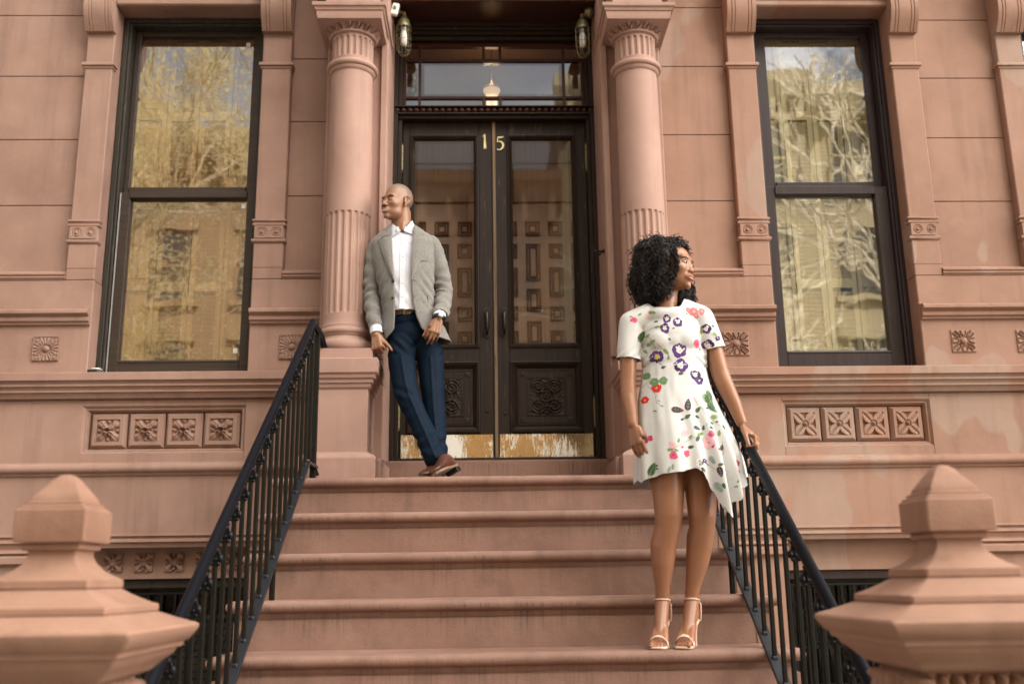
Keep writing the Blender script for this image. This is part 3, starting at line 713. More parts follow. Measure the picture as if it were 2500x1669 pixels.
def leafrelief(u, v):       # scrolling vine carving
    h = -.004
    best = 9
    for (cx, cy, s, ph) in ((-.42, .55, 1, 0), (.42, .55, -1, 0), (-.42, -.5, 1, 1), (.42, -.5, -1, 1), (0, .05, 1, 2), (0, -.92, -1, 0)):
        x, y = (u-cx)*s, (v-cy)*(1 if ph != 1 else -1); r = hypot(x, y)
        if r < .46:
            a = atan2(y, x); q = (r-.06*(a/(pi))-.10) % .17
            h += .009*G(q-.085, .045)*sst(.46, .36, r)
    h += .006*mnoise.noise(Vector((u*5, v*5, 1.3)))+.004*mnoise.noise(Vector((u*11, v*11, 4)))
    if max(abs(u), abs(v)) > .95: h = 0
    return h
def door(x0, x1, s):
    m = MB(); yf = 2.492; yb = 2.545
    st = .112; gx0, gx1 = x0+st, x1-st
    gz0, gz1 = 1.80, 3.290
    if s < 0: gx0, gx1 = -.515, -.037
    else: gx0, gx1 = .164, .646
    pz0, pz1 = 1.212, 1.688
    m.box(x0, gx0, yf, yb, DZ0, DZ1); m.box(gx1, x1, yf, yb, DZ0, DZ1)
    m.box(gx0, gx1, yf, yb, 3.318, DZ1); m.box(gx0, gx1, yf, yb, pz1, 1.785); m.box(gx0, gx1, yf, yb, DZ0, pz0)
    d = m.build('door_leaf', 'door', H, bevel=.003)
    # glazing moulding
    def mould(m, a, b, c, e, w, y, dep):
        def rc(q, yy): return [(a+q, yy, c+q), (b-q, yy, c+q), (b-q, yy, e-q), (a+q, yy, e-q)]
        m.rings([rc(0, y), rc(0, y-.012), rc(.008, y-.014), rc(.014, y-.006), rc(.018, y-.008), rc(w, y+dep)], cap=False)
    m = MB(); mould(m, gx0, gx1, 1.785, 3.318, .034, yf, .02); m.build('glazing_bead', 'door', d)
    g0, g1, g2, g3 = gx0+.030, gx1-.030, 1.815, 3.284
    m = MB(); m.box(g0-.01, g1+.01, 2.514, 2.518, g2-.01, g3+.01); m.build('pane', 'glass_d', d)
    m = MB(); bevelrect(m, g0, g1, g2, g3, .024, 2.513); m.build('bevelled_edge', 'glass_d', d)
    # lower carved panel
    m = MB(); mould(m, gx0, gx1, pz0, pz1, .05, yf, .022); m.build('panel_moulding', 'door', d)
    m = MB(); a, b, c, e = gx0+.048, gx1-.048, pz0+.048, pz1-.048; m.box(a, b, yf+.010, yb, c, e)
    i0 = .045
    for q, w in ((.012, .003), (.060, .003)):
        m.box(a+q, b-q, yf+.007, yf+.012, c+q, c+q+w); m.box(a+q, b-q, yf+.007, yf+.012, e-q-w, e-q); m.box(a+q, a+q+w, yf+.007, yf+.012, c+q, e-q); m.box(b-q-w, b-q, yf+.007, yf+.012, c+q, e-q)
    cp = m.build('carved_panel', 'door', d, bevel=.001)
    m = MB(); relief(m, a+.066, b-.066, c+.066, e-.066, yf+.006, leafrelief, 84)
    for (xa, xb, za, zb) in ((a+.017, a+.055, c+.017, c+.055), (b-.055, b-.017, c+.017, c+.055), (a+.017, a+.055, e-.055, e-.017), (b-.055, b-.017, e-.055, e-.017)):
        relief(m, xa, xb, za, zb, yf+.008, lambda u, v: .0022*G(hypot(u, v)-.45, .2)+.0015*abs(sin(2*atan2(v, u)))*sst(1, .4, hypot(u, v)), 18)
    m.build('scroll_carving', 'door', cp, smooth=70)
    # kick plate with screws
    m = MB(); m.box(x0+.012, x1-.012, yf-.0035, yf-.0005, DZ0+.006, 1.200); kp = m.build('kick_plate', 'kick', d, bevel=.001)
    m = MB()
    for k in range(6):
        for z in (DZ0+.02, 1.188): m.ball((x0+.03+(x1-x0-.06)*k/5, yf-.0035, z), (.004, .002, .004), 8, 4)
    m.build('screw', 'bronze', kp)
    # pull handle
    hx = (x1-.046) if s < 0 else (x0+.050)
    m = MB(); m.prism_y([(hx+a*.9, 1.955+b) for a, b in ((-.026, -.085), (0, -.112), (.026, -.085), (.026, -.05), (.013, -.04), (.013, .05), (.026, .06), (.026, .09), (0, .125), (-.026, .09), (-.026, .06), (-.013, .05), (-.013, -.04), (-.026, -.05))], yf-.006, yf)
    hd = m.build('pull_handle', 'bronze', d, bevel=.002)
    m = MB(); m.tube([(hx, yf, 2.035), (hx, yf-.034, 2.030), (hx, yf-.046, 2.005), (hx, yf-.048, 1.955), (hx, yf-.046, 1.905), (hx, yf-.034, 1.882), (hx, yf, 1.876)], [.009, .010, .011, .013, .011, .010, .009], 12)
    m.ball((hx, yf-.048, 1.955), (.011, .011, .02), 10, 6); m.build('grip', 'bronze', hd, smooth=60)
    m = MB(); m.lathe((hx-.0, yf-.004, 1.34 if s > 0 else 1.36), [(.0, -.004), (.011, -.004), (.013, 0), (.013, .004)], 14, 'y'); m.build('keyhole_cover', 'bronze', d, smooth=40)
    # hinges
    ex = x0-.004 if s < 0 else x1+.004
    for z0, z1 in ((3.05, 3.235), (1.245, 1.435)):
        m = MB(); m.lathe((ex, yf-.014, 0), [(.002, z0-.020), (.007, z0-.014), (.005, z0-.006), (.011, z0), (.011, z1), (.005, z1+.006), (.007, z1+.014), (.002, z1+.02)], 14); m.build('hinge', 'brass_old', d, smooth=40)
    return d
# brass kick plate: worn lacquer over bright metal
def mat_kick():
    m, t, b = newmat('kick_plate_brass'); P = worldpos(t)
    s = noise(t, P, 1, 6, .85, (95, 1, 16)); big = noise(t, P, 2.2, 2, .5, (1.6, 1, 1))
    k = ramp(t, mth(t, 'MULTIPLY', s, big), [(.245, (0, 0, 0)), (.27, (1, 1, 1))])
    c = mixc(t, k, (.62, .52, .33), (.92, .90, .82))
    L(t, c, b.inputs['Base Color']); b.inputs['Metallic'].default_value = 1
    r = mixc(t, k, (.16, .16, .16), (.6, .6, .6)); L(t, r, b.inputs['Roughness'])
    bp = N(t, 'Bump'); bp.inputs['Strength'].default_value = .25; bp.inputs['Distance'].default_value = .02
    L(t, noise(t, P, 3, 2, .5), bp.inputs['Height']); L(t, bp.outputs[0], b.inputs['Normal'])
    return m
M['kick'] = mat_kick()
SX = .064
dl = door(CX-.642, SX-.004, -1); dr = door(SX+.016, CX+.642, 1)
dl['label'] = 'left door leaf bearing the numeral 1'; dr['label'] = 'right door leaf bearing the numeral 5'
m = MB(); m.box(SX-.004, SX+.018, 2.478, 2.50, DZ0, DZ1); m.build('astragal_strip', 'seam', dr, bevel=.004)
# gilt numerals
def numeral(txt, x, z, par, h):
    m = MB(); y0, y1 = 2.485, 2.4915
    def stroke(pts, ws):
        P = [Vector((p[0], 0, p[1])) for p in pts]; Lh = []; Rh = []
        for i, p in enumerate(P):
            d = (P[min(i+1, len(P)-1)]-P[max(i-1, 0)]).normalized(); n = Vector((-d.z, 0, d.x))
            Lh.append(p+n*ws[i]/2); Rh.append(p-n*ws[i]/2)
        for i in range(len(P)-1):
            q = [Lh[i], Lh[i+1], Rh[i+1], Rh[i]]
            m.prism_y([(x+v.x*h, z+v.z*h) for v in q], y0, y1)
    if txt == '1':
        stroke([(-.10, .84), (-.02, .93), (.04, 1.0)], [.03, .06, .05]); stroke([(.04, 1.0), (.035, .6), (.045, .3), (.05, .0)], [.09, .10, .15, .17])
        stroke([(-.02, .02), (.06, .10), (.12, .02)], [.02, .06, .03])
    else:
        stroke([(-.18, .98), (.0, .93), (.22, 1.0)], [.05, .12, .05]); stroke([(-.16, .97), (-.20, .60)], [.06, .05])
        stroke([(-.20, .60), (-.06, .66), (.10, .60), (.20, .42), (.17, .20), (.02, .05), (-.16, .0)], [.04, .08, .11, .14, .13, .09, .04])
        stroke([(-.16, .0), (-.20, .05), (-.17, .10)], [.06, .07, .03])
    m.build('numeral', 'gold', par)
numeral('1', .004, 3.212, dl, .112); numeral('5', .117, 3.204, dr, .102)

# vestibule behind the glass: coffered panelling, side walls, lantern
m = MB(); VY = 2.86
m.box(CX-.9, CX+.9, VY, VY+.03, 1.0, 3.44); m.build('vestibule_panelling', 'panelling', H)
pan = [c for c in H.children if c.name.startswith('vestibule_panelling')][0]
def coffer(m, m2, x0, x1, z0, z1, w=.018, rings=2):
    y = VY
    for q in range(rings):
        d = q*(w+.004); m.box(x0+d, x1-d, y-.012+.003*q, y-.001, z0+d, z0+d+w); m.box(x0+d, x1-d, y-.012+.003*q, y-.001, z1-d-w, z1-d)
        m.box(x0+d, x0+d+w, y-.012+.003*q, y-.001, z0+d+w, z1-d-w); m.box(x1-d-w, x1-d, y-.012+.003*q, y-.001, z0+d+w, z1-d-w)
m = MB()
coffer(m, None, CX+.13, CX+.60, 2.95, 3.27, .014, 1); coffer(m, None, CX-.60, CX-.10, 2.95, 3.27, .014, 1)
colx = [(-.60+k*.165) for k in range(8)]
for k, x in enumerate(colx):
    a = CX+x; b = a+.105
    if k % 2 == 0:
        segs = [(2.70, 2.81), (2.53, 2.64), (2.24, 2.46), (2.06, 2.17), (1.88, 1.99), (1.70, 1.81), (1.40, 1.62), (1.15, 1.3)]
    else:
        segs = [(2.70, 2.81), (2.36, 2.64), (2.13, 2.30), (1.88, 2.06), (1.70, 1.81), (1.40, 1.62), (1.15, 1.3)]
    for z0, z1 in segs: coffer(m, None, a, b, z0, z1, .016, 2)
m.build('coffer_moulding', 'panel_edge', pan, bevel=.003)
m = MB(); m.box(CX-.92, CX-.9, 2.57, 4.2, 1.0, 4.3); m.box(CX+.9, CX+.92, 2.57, 4.2, 1.0, 4.3); m.box(CX-.9, CX+.9, VY+.9, VY+.92, 3.44, 4.3); m.box(CX-.9, CX+.9, 2.57, 4.2, 4.28, 4.3)
m.build('vestibule_wall', 'panelling', H)
LX, LY = CX-.012, 2.78
m = MB(); m.tube([(LX, LY, 4.28), (LX, LY, 3.86)], .004, 8); m.lathe((LX, LY, 0), [(.002, 3.875), (.014, 3.868), (.018, 3.85), (.012, 3.84)], 20)
for sd in (-1, 1): m.tube([(LX, LY, 3.85), (LX+sd*.03, LY, 3.862), (LX+sd*.055, LY, 3.845), (LX+sd*.06, LY, 3.825)], .003, 6)
pl = m.build('hanging_lantern', 'brass_old', H, smooth=40)
def lit(name, c, e):
    me_, mt_, mb_ = newmat(name); mb_.inputs['Base Color'].default_value = c4(c); mb_.inputs['Emission Color'].default_value = c4(c); mb_.inputs['Emission Strength'].default_value = e; M[name] = me_
lit('lit_bowl', (1, .64, .34), .42); lit('lit_crystal', (1, .72, .42), 1.0)
m = MB(); m.lathe((LX, LY, 0), [(.006, 3.765), (.03, 3.768), (.052, 3.785), (.064, 3.812), (.062, 3.818), (.05, 3.80), (.01, 3.795)], 28); m.build('lamp_bowl', 'lit_bowl', pl, smooth=60)
m = MB()
for k in range(12):
    a = 2*pi*k/12; m.box(LX+.034*cos(a)-.006, LX+.034*cos(a)+.006, LY+.034*sin(a)-.006, LY+.034*sin(a)+.006, 3.665, 3.745)
m.build('crystal_drops', 'lit_crystal', pl, bevel=.002)
lp_ = bpy.data.lights.new('lantern_light', 'POINT'); lp_.energy = 2.2; lp_.color = (1, .62, .32); lp_.shadow_soft_size = .06
lo_ = bpy.data.objects.new('lantern_light', lp_); COL.objects.link(lo_); lo_.location = (LX, LY, 3.90)
# ------------------------------------------------------------------ stoop
ST = thing('stoop', 'wide painted brownstone stoop with rounded nosings and dark rain streaks', 'staircase', (CX, .5, -1.25))
RI, TR = .2, .30
SX0, SX1 = -1.075, 1.235
def nose_prof(z):      # (out, z) in front of the riser line
    p = [(-.06, z), (.004, z)]
    for k in range(1, 9): t = pi/2-pi*k/8; p.append((.004+.024*cos(t), z-.024+.024*sin(t)))
    p += [(.001, z-.050), (-.008, z-.052), (-.010, z-.060), (-.014, z-.072), (-.022, z-.080), (-.026, z-.083), (-.034, z-.086), (-.06, z-.087)]
    return p
# own wobble so that the worn edges are not ruler straight
def tread(i, y0, y1, z, name='step'):
    m = MB(); ex = .006*(4-i)*-1
    xl, xr = SX0-.010*(i+0)+.0, SX1+.006*i
    ins = .035
    path = [(xl+.0, y1), (xl+.0, y0), (xr-.0, y0), (xr-.0, y1)]
    pr = [(o, zz) for o, zz in nose_prof(z)]
    # mitred nosing round front and both ends (finely cut along x for wear)
    pts = [(xl, y1+.02), (xl, y0)]+[(xl+(xr-xl)*k/60, y0) for k in range(1, 60)]+[(xr, y0), (xr, y1+.02)]
    sweep(m, [(o-.028, zz) for o, zz in pr], pts)
    for q, v in enumerate(m.v):
        w = .0022*mnoise.noise(Vector((v[0]*2.3, i*3.1, v[2]*9)))+.0012*mnoise.noise(Vector((v[0]*9, i*7.7, v[2]*14))); m.v[q] = (v[0], v[1]+w*1.5, v[2]+w*.8)
    m.box(xl+.05, xr-.05, y0+.045, y1+.04, z-.085, z-.0006)
    # rough riser and body under the tread
    m.box(xl+.040, xr-.040, y0+.034, y1+.05, z-RI-.002, z-.080)
    return m.build(name, 'step', ST, smooth=42)
for i in range(-5, 5):
    y0 = i*TR; y1 = y0+TR if i < 4 else 2.205
    tread(i, y0, y1, .2*i if i < 4 else .8)
m = MB(); m.box(CX-1.0, CX+1.0, 1.3, 2.3, -1.25, .70); m.box(SX0+.08, SX1-.08, -.2, 1.4, -1.25, -.3); m.build('stoop_body', 'step', ST)
# door sill step
m = MB(); m.box(CX-.705, CX+.705, 2.205, 2.56, .795, .999); m.build('door_step', 'step', ST, bevel=.006)
# stepped cheek walls under the flight: closes the sides
for xx in (SX0+.02, SX1-.10):
    m = MB()
    pr_ = [(-1.47, -1.25)]
    for i in range(-5, 5): pr_ += [(i*TR+.03, .2*i-.09), ((i+1)*TR+.03 if i < 4 else 2.10, .2*i-.09)]
    m.prism_x(pr_+[(2.10, -1.25)], xx, xx+.08); m.build('side_wall', 'step', ST)
# stone slab (street side ground)
# ------------------------------------------------------------------ railings
def railing(xc, inner, rz, rs_, sz, ss, lab):
    """rail top line z = rz + rs_*y ; stringer z = sz + ss*y ; inner=+1 when the stair is towards +x"""
    R_ = thing('iron_railing', lab, 'railing', (xc, 0, -1.0), 'iron railings of the stoop')
    y0, y1 = -1.62, (1.37 if inner > 0 else 1.37)
    top = lambda y: rz+rs_*y
    st = lambda y: sz+ss*y
    sl = atan2(rs_, 1)
    # handrail: moulded cap + flat under bar, with the turned-down end at the wall
    def section(cx, cy, cz, ang):
        u = Vector((0, -sin(ang), cos(ang)))*.9; out = []
        for a, b in ((-.013, -.032), (-.015, -.020), (-.023, -.014), (-.027, -.004), (-.025, .008), (-.017, .018), (-.007, .023), (.007, .023), (.017, .018), (.025, .008), (.027, -.004), (.023, -.014), (.015, -.020), (.013, -.032)):
            out.append(Vector((cx+a*.70, cy, cz))+u*b)
        return out
    m = MB(); rs = []
    ys = [y0+(y1-.03-y0)*k/24 for k in range(25)]
    for y in ys: rs.append(section(xc, y, top(y)-.02, sl))
    for k in range(1, 6):
        a = sl*(1-k/5)-.5*(k/5); y = y1-.03+.05*k/5; z = top(y1-.03)-.02+.022*sin(pi*k/5*.55)
        rs.append(section(xc, y, z, a))
    rs.append(section(xc+inner*.010, y1+.23, top(y1)-.045, -.5)); rs.append(section(xc+inner*.02, y1+.36, top(y1)-.14, -.9))
    m.rings(rs); m.build('handrail', 'iron_rail', R_, smooth=35)
    # stringer: flat bar on edge to the stairs
    m = MB(); rs = []
    for y in (y0, y1-.06):
        z = st(y); rs.append([(xc-.024, y, z+.008), (xc-.024, y, z-.010), (xc+.024, y, z-.010), (xc+.024, y, z+.008)])
    m.rings(rs)
    m.box(xc-.022, xc+.022, y1-.06, y1+.20, st(y1-.06)-.012, st(y1-.06)+.006)
    m.build('bottom_rail', 'iron_s', R_, bevel=.003)
    # balusters with a small cast scroll under the rail
    k = 0; y = y1-.10
    while y > y0:
        m = MB(); zt = top(y)-.045; zb = st(y)+.004
        m.rot_box((xc, y, (zt+zb)/2), (.0084, .0084, (zt-zb)/2), Matrix.Identity(3))
        b = m.build('baluster', 'iron_b', R_, bevel=.003)
        m = MB(); zc = top(y)-.075
        for s in (-1, 1):
            pts = [(xc+s*(.008+.022*(1-q/11)*abs(sin(q*.48+.3))), y-.004, zc-.040+.062*q/9+.012*cos(q*.9)) for q in range(10)]
            m.tube(pts, [.007-.0004*q for q in range(10)], 6)
            m.ball((xc+s*.019, y-.004, zc-.022), (.011, .012, .015), 8, 6); m.ball((xc+s*.012, y-.006, zc-.040), (.007, .008, .008), 8, 5)
        m.ball((xc, y, zc+.006), (.014, .016, .016), 10, 6); m.ball((xc, y, zc-.026), (.016, .013, .010), 8, 5)
        m.build('scroll', 'iron', b, smooth=50)
        m = MB(); m.box(xc-.0115, xc+.0115, y-.0115, y+.0115, zb-.004, zb+.012); m.build('foot', 'iron_s', b, bevel=.004)
        y -= .119; k += 1
    # end post and legs to the treads
    m = MB(); m.box(xc-.016, xc+.016, y1+.135, y1+.167, .79, top(y1)-.06); m.box(xc-.012+inner*.0, xc+.012, y1-.005, y1+.02, st(y1)-.02, top(y1)-.07)
    m.rot_box((xc+inner*.012, y1+.13, st(y1-.06)-.01), (.010, .10, .006), Matrix.Rotation(radians(-18), 3, 'X'))
    m.build('post', 'iron_b', R_, bevel=.003)
    for yy, zz in ((.50, .2), (-.42, -.4)):
        m = MB(); m.box(xc+inner*.016-.011, xc+inner*.016+.011, yy-.011, yy+.011, zz-.003, st(yy)-.002); m.build('leg', 'iron_b', R_, bevel=.003)
    return R_
railing(-.953, 1, .735, .703, -.008, .690, 'black iron railing on the left side of the steps, beside the man')
railing(1.100, -1, .734, .730, -.012, .715, 'black iron railing on the right side of the steps, held by the woman')

# ------------------------------------------------------------------ newel posts
def newel(xc, yc, lab):
    n = thing('stone_newel', lab, 'newel post', (xc, yc, -1.25), 'stone newel posts at the foot of the stoop')
    def sq(h, z): return [(xc-h, yc-h, z), (xc+h, yc-h, z), (xc+h, yc+h, z), (xc-h, yc+h, z)]
    def lvl(m, prof):
        rs = []
        for h, z in prof:
            e = min(.012, h*.1)
            rs.append([(xc-h+e*.4, yc-h, z), (xc, yc-h, z), (xc+h-e*.4, yc-h, z), (xc+h, yc-h+e*.4, z), (xc+h, yc, z), (xc+h, yc+h-e*.4, z), (xc+h-e*.4, yc+h, z), (xc, yc+h, z), (xc-h+e*.4, yc+h, z), (xc-h, yc+h-e*.4, z), (xc-h, yc, z), (xc-h, yc-h+e*.4, z)])
        m.rings(rs)
    m = MB()
    lvl(m, [(.073, .440), (.072, .447), (.064, .450), (.064, .456), (.056, .459), (.055, .466), (.044, .482), (.032, .498), (.022, .512), (.012, .521), (.004, .523)])
    m.build('finial', 'newel', n, smooth=30)
    m = MB(); lvl(m, [(.062, .366), (.077, .367), (.079, .371), (.079, .438), (.076, .441), (.06, .442)]); m.build('cap_block', 'newel', n, smooth=30)
    m = MB()
    prof = [(.060, .367), (.064, .364), (.064, .352), (.054, .350), (.053, .343), (.054, .335), (.060, .322), (.072, .308), (.088, .296), (.104, .287), (.108, .284), (.108, .268), (.104, .266),
            (.125, .252), (.160, .233), (.172, .229), (.174, .226), (.174, .214), (.170, .212), (.21, .195), (.248, .181), (.252, .176), (.251, .169), (.236, .145), (.226, .139), (.222, .128), (.212, .124), (.206, .112), (.188, .098), (.174, .084), (.166, .076), (.150, .070), (.140, .066)]
    lvl(m, prof); m.build('stepped_cap', 'newel', n, smooth=28)
    # carved leaf band and shaft
    m = MB(); W_ = .142
    def leafy(u, v):
        p = ((u*4.5) % 1)-.5; r = hypot(p*1.0, (v-.25)*.75)
        h = .020*sqrt(max(0, 1-(r/.45)**2)) if r < .45 else -.012
        h += .012*G(hypot(p, v-.72), .16)-.018*G(hypot(abs(p)-.5, v+.1), .17)-.010*G(abs(abs(p)-.22), .05)*sst(-.8, .2, v)
        h += .010*mnoise.noise(Vector((u*7+xc, v*4, 2)))
        return h
    seg = 96; rows = 30; rs = []
    for i in range(rows+1):
        v = -1+2*i/rows; z = -.055+.125*i/rows; r_ = []
        for side in range(4):
            for j in range(seg):
                u = -1+2*j/seg; h = leafy(u, v)*sst(1.0, .9, abs(v)); a = W_+h
                x, y = [(u*W_, -a), (a, u*W_), (-u*W_, a), (-a, -u*W_)][side]
                r_.append((xc+x, yc+y, z))
        rs.append(r_)
    m.rings(rs); m.build('leaf_carving', 'newel', n, smooth=70)
    m = MB(); m.box(xc-.15, xc+.15, yc-.15, yc+.15, -.09, -.05); m.box(xc-.135, xc+.135, yc-.135, yc+.135, -1.0, -.09); m.box(xc-.18, xc+.18, yc-.18, yc+.18, -1.25, -1.0); m.build('shaft', 'newel', n, bevel=.008)
newel(-.967, -1.66, 'left stone newel post, blurred in the foreground, with a stepped cap'); newel(1.078, -1.66, 'right stone newel post, blurred in the foreground, with a stepped cap')

# ------------------------------------------------------------------ wall lamps, sensor, hook, things on the sill
def lamp(x, y, z, side, lab):
    Lm = thing('wall_lamp', lab, 'wall lamp', (x, y, z), 'caged lamps either side of the doorway')
    m = MB(); wx = x+side*.055
    # junction box and arm
    m.lathe((x+side*.052, y-.01, z+.240), [(.0, -.034), (.028, -.034), (.038, -.022), (.038, .018), (.024, .03), (0, .03)], 18, 'x')
    m.ball((x+side*.050, y-.02, z+.235), (.030, .036, .044), 14, 8)
    m.tube([(x+side*.05, y, z+.235), (x+side*.02, y, z+.232), (x, y, z+.222)], .013, 10)
    m.lathe((x, y, z), [(.0, .235), (.014, .232), (.014, .205), (.020, .202), (.022, .190), (.030, .182), (.040, .165), (.047, .135), (.050, .130), (.050, .112), (.046, .110), (.046, .118), (.02, .12)], 24)
    m.build('lamp_body', 'brass_old', Lm, smooth=40)
    m = MB(); m.lathe((x, y, z), [(.042, .118), (.043, .05), (.042, -.02), (.036, -.06), (.022, -.085), (.004, -.092)], 24); m.build('glass_globe', 'lampglass', Lm, smooth=60)
    m = MB(); m.lathe((x, y, z), [(.012, .115), (.014, .09), (.022, .07), (.024, .03), (.022, -.005), (.010, -.022), (.002, -.024)], 16); m.build('bulb', 'white', Lm, smooth=60)
    m = MB()
    for k in range(6):
        a = 2*pi*k/6+.3; pts = [(x+r*cos(a), y+r*sin(a), z+h) for r, h in ((.050, .115), (.050, .05), (.050, -.02), (.045, -.055), (.030, -.085), (.004, -.102))]; m.tube(pts, .0022, 6)
    for r, h in ((.051, .075), (.051, .01), (.0505, -.045)):
        m.tube([(x+r*cos(2*pi*q/24), y+r*sin(2*pi*q/24), z+h) for q in range(25)], .0022, 6)
    m.ball((x, y, z-.102), .005, 8, 6)
    m.build('cage', 'brass_old', Lm, smooth=40)
lamp(-.545, 2.20, 3.870, -1, 'caged bronze wall lamp left of the transom'); lamp(.690, 2.20, 3.857, 1, 'caged bronze wall lamp right of the transom')
sn = thing('motion_sensor', 'small white motion sensor above the left lamp', 'sensor', (-.60, 2.12, 4.10))
m = MB(); m.rot_box((-.600, 2.12, 4.075), (.024, .018, .045), Matrix.Rotation(radians(14), 3, 'Y')); m.build('housing', 'white', sn, bevel=.006)
m = MB(); m.rot_box((-.600, 2.100, 4.080), (.010, .004, .012), Matrix.Rotation(radians(14), 3, 'Y')); m.build('lens', 'brass_old', sn, bevel=.002)
hk = thing('door_stay_hook', 'small old iron hook on the stone jamb right of the door', 'hook', (.77, 2.12, 2.32))
m = MB(); m.ball((.766, 2.10, 2.325), (.012, .018, .014), 10, 6); m.tube([(.766, 2.10, 2.325), (.735, 2.09, 2.322), (.715, 2.085, 2.318), (.705, 2.085, 2.330)], .006, 8); m.ball((.742, 2.09, 2.305), .012, 8, 6)
m.build('hook', 'bronze', hk, smooth=50)
m = MB(); m.prism_z([(-2.46, 2.10), (-2.44, 2.035), (-2.38, 2.03), (-2.355, 2.05), (-2.36, 2.12)], 1.540, 1.560)
bx = thing('small_case', 'small black and white case lying at the left end of the window sill', 'case', (-2.41, 2.08, 1.54)); m.build('base', 'black', bx, bevel=.006)
m = MB(); m.prism_z([(-2.43, 2.10), (-2.42, 2.045), (-2.38, 2.04), (-2.365, 2.055), (-2.37, 2.11)], 1.5605, 1.572); m.build('lid', 'white', bx, bevel=.005)

# ------------------------------------------------------------------ ground and street
def mat_ground(name, c, s=1.5, r=.85):
    m, t, b = newmat(name); P = worldpos(t)
    cc = mixc(t, noise(t, P, s, 6, .6), tuple(x*.8 for x in c), tuple(x*1.15 for x in c)); cc = mixc(t, mth(t, 'MULTIPLY', noise(t, P, 90, 3, .6), .4), cc, tuple(x*.6 for x in c))
    L(t, cc, b.inputs['Base Color']); b.inputs['Roughness'].default_value = r; bump(t, b, noise(t, P, 60, 4, .6), .3, .01); return m
M['paving'] = mat_ground('concrete_paving', (.26, .245, .22)); M['asphalt'] = mat_ground('asphalt', (.06, .06, .062)); M['kerb'] = mat_ground('kerb_stone', (.30, .29, .27)); M['earth'] = mat_ground('ground', (.16, .13, .10))
m = MB(); m.box(-120, 120, -120, 60, -1.6, -1.42); tag(m.build('ground', 'earth'), kind='structure')
m = MB(); m.box(-60, 60, -5.0, 2.5, -1.42, -1.25)
tag(m.build('pavement', 'paving'), kind='structure')
m = MB(); m.box(-60, 60, -5.2, -5.003, -1.42, -1.26); m.box(-60, 60, -11.4, -11.2, -1.42, -1.26); tag(m.build('kerb', 'kerb', bevel=.01), kind='structure')
m = MB(); m.box(-60, 60, -11.2, -5.2, -1.418, -1.39); tag(m.build('road', 'asphalt'), kind='structure')
m = MB(); m.box(-60, 60, -19.5, -11.403, -1.42, -1.25); tag(m.build('opposite_pavement', 'paving'), kind='structure')
# houses across the street (seen in the window panes)
def opp_house(x0, x1, h, wallc, lab, seed):
    rnd = random.Random(seed)
    o = thing('row_house', lab, 'house', ((x0+x1)/2, -20, -1.25), 'sunlit houses across the street')
    m = MB(); m.box(x0, x1, -28, -18.6, -1.25, h); m.build('wall', wallc, o)
    m = MB(); m.prism_x([(-18.6, h-.9), (-18.1, h-.5), (-17.9, h-.1), (-17.9, h+.25), (-18.6, h+.3)], x0-.05, x1+.05)
    k = x0+.3
    while k < x1-.3: m.box(k, k+.18, -18.6, -18.05, h-1.25, h-.55); k += .75
    m.build('cornice', wallc, o)
    n = 3; w = (x1-x0)/n; z = 1.4
    while z < h-2.6:
        for q in range(n):
            a = x0+w*q+w*.24; b = x0+w*(q+1)-w*.24
            m = MB(); m.box(a-.12, b+.12, -18.6, -18.45, z+2.1, z+2.38); m.box(a-.12, b+.12, -18.6, -18.42, z-.16, z); m.box(a, a+.08, -18.6, -18.53, z, z+2.1); m.box(b-.08, b, -18.6, -18.53, z, z+2.1); m.box(a, b, -18.6, -18.53, z+1.0, z+1.08)
            f = m.build('window', wallc, o)
            m = MB(); m.box(a+.08, b-.08, -18.59, -18.575, z, z+2.1); m.build('pane', 'pane_far', f)
        z += 3.3
M['pane_far'] = mat_plain('far_window', (.04, .045, .05), .15, 0, .3, 2)
M['opp1'] = mat_ground('tan_facade', (.36, .25, .15), .5); M['opp2'] = mat_ground('brown_facade', (.34, .20, .12), .5); M['opp3'] = mat_ground('pale_facade', (.46, .40, .27), .5)
opp_house(-20, -12.5, 12.2, 'opp2', 'brown house across the street, reflected in the panes, farthest left', 1); opp_house(-12.5, -5.2, 12.8, 'opp1', 'tan house across the street, reflected in the left window', 2); opp_house(-5.2, 2.2, 11.6, 'opp2', 'brown house across the street facing the stoop', 3)
opp_house(2.2, 9.6, 14.6, 'opp3', 'pale house across the street, reflected in the right window', 4); opp_house(9.6, 17.5, 14.2, 'opp3', 'pale house across the street, farthest right', 5)
# street trees in young leaf
M['bark'] = mat_plain('bark', (.50, .42, .30), .85, 0, .4, 18, .8)
M['bark_pale'] = mat_plain('pale_bark', (.75, .70, .58), .8, 0, .25, 14, .6)
def mat_leaf():
    m, t, b = newmat('young_leaves'); oi = N(t, 'NewGeometry').outputs['Random Per Island']
    c = ramp(t, oi, [(0, (.66, .55, .26)), (.5, (.85, .76, .44)), (1, (.92, .88, .66))])
    L(t, c, b.inputs['Base Color']); b.inputs['Roughness'].default_value = .6
    tl = N(t, 'BsdfTranslucent'); L(t, c, tl.inputs['Color']); mx = N(t, 'MixShader'); mx.inputs[0].default_value = .45
    out = [n for n in t.nodes if n.type == 'OUTPUT_MATERIAL'][0]; L(t, b.outputs[0], mx.inputs[1]); L(t, tl.outputs[0], mx.inputs[2]); L(t, mx.outputs[0], out.inputs[0])
    return m
M['leaf'] = mat_leaf()
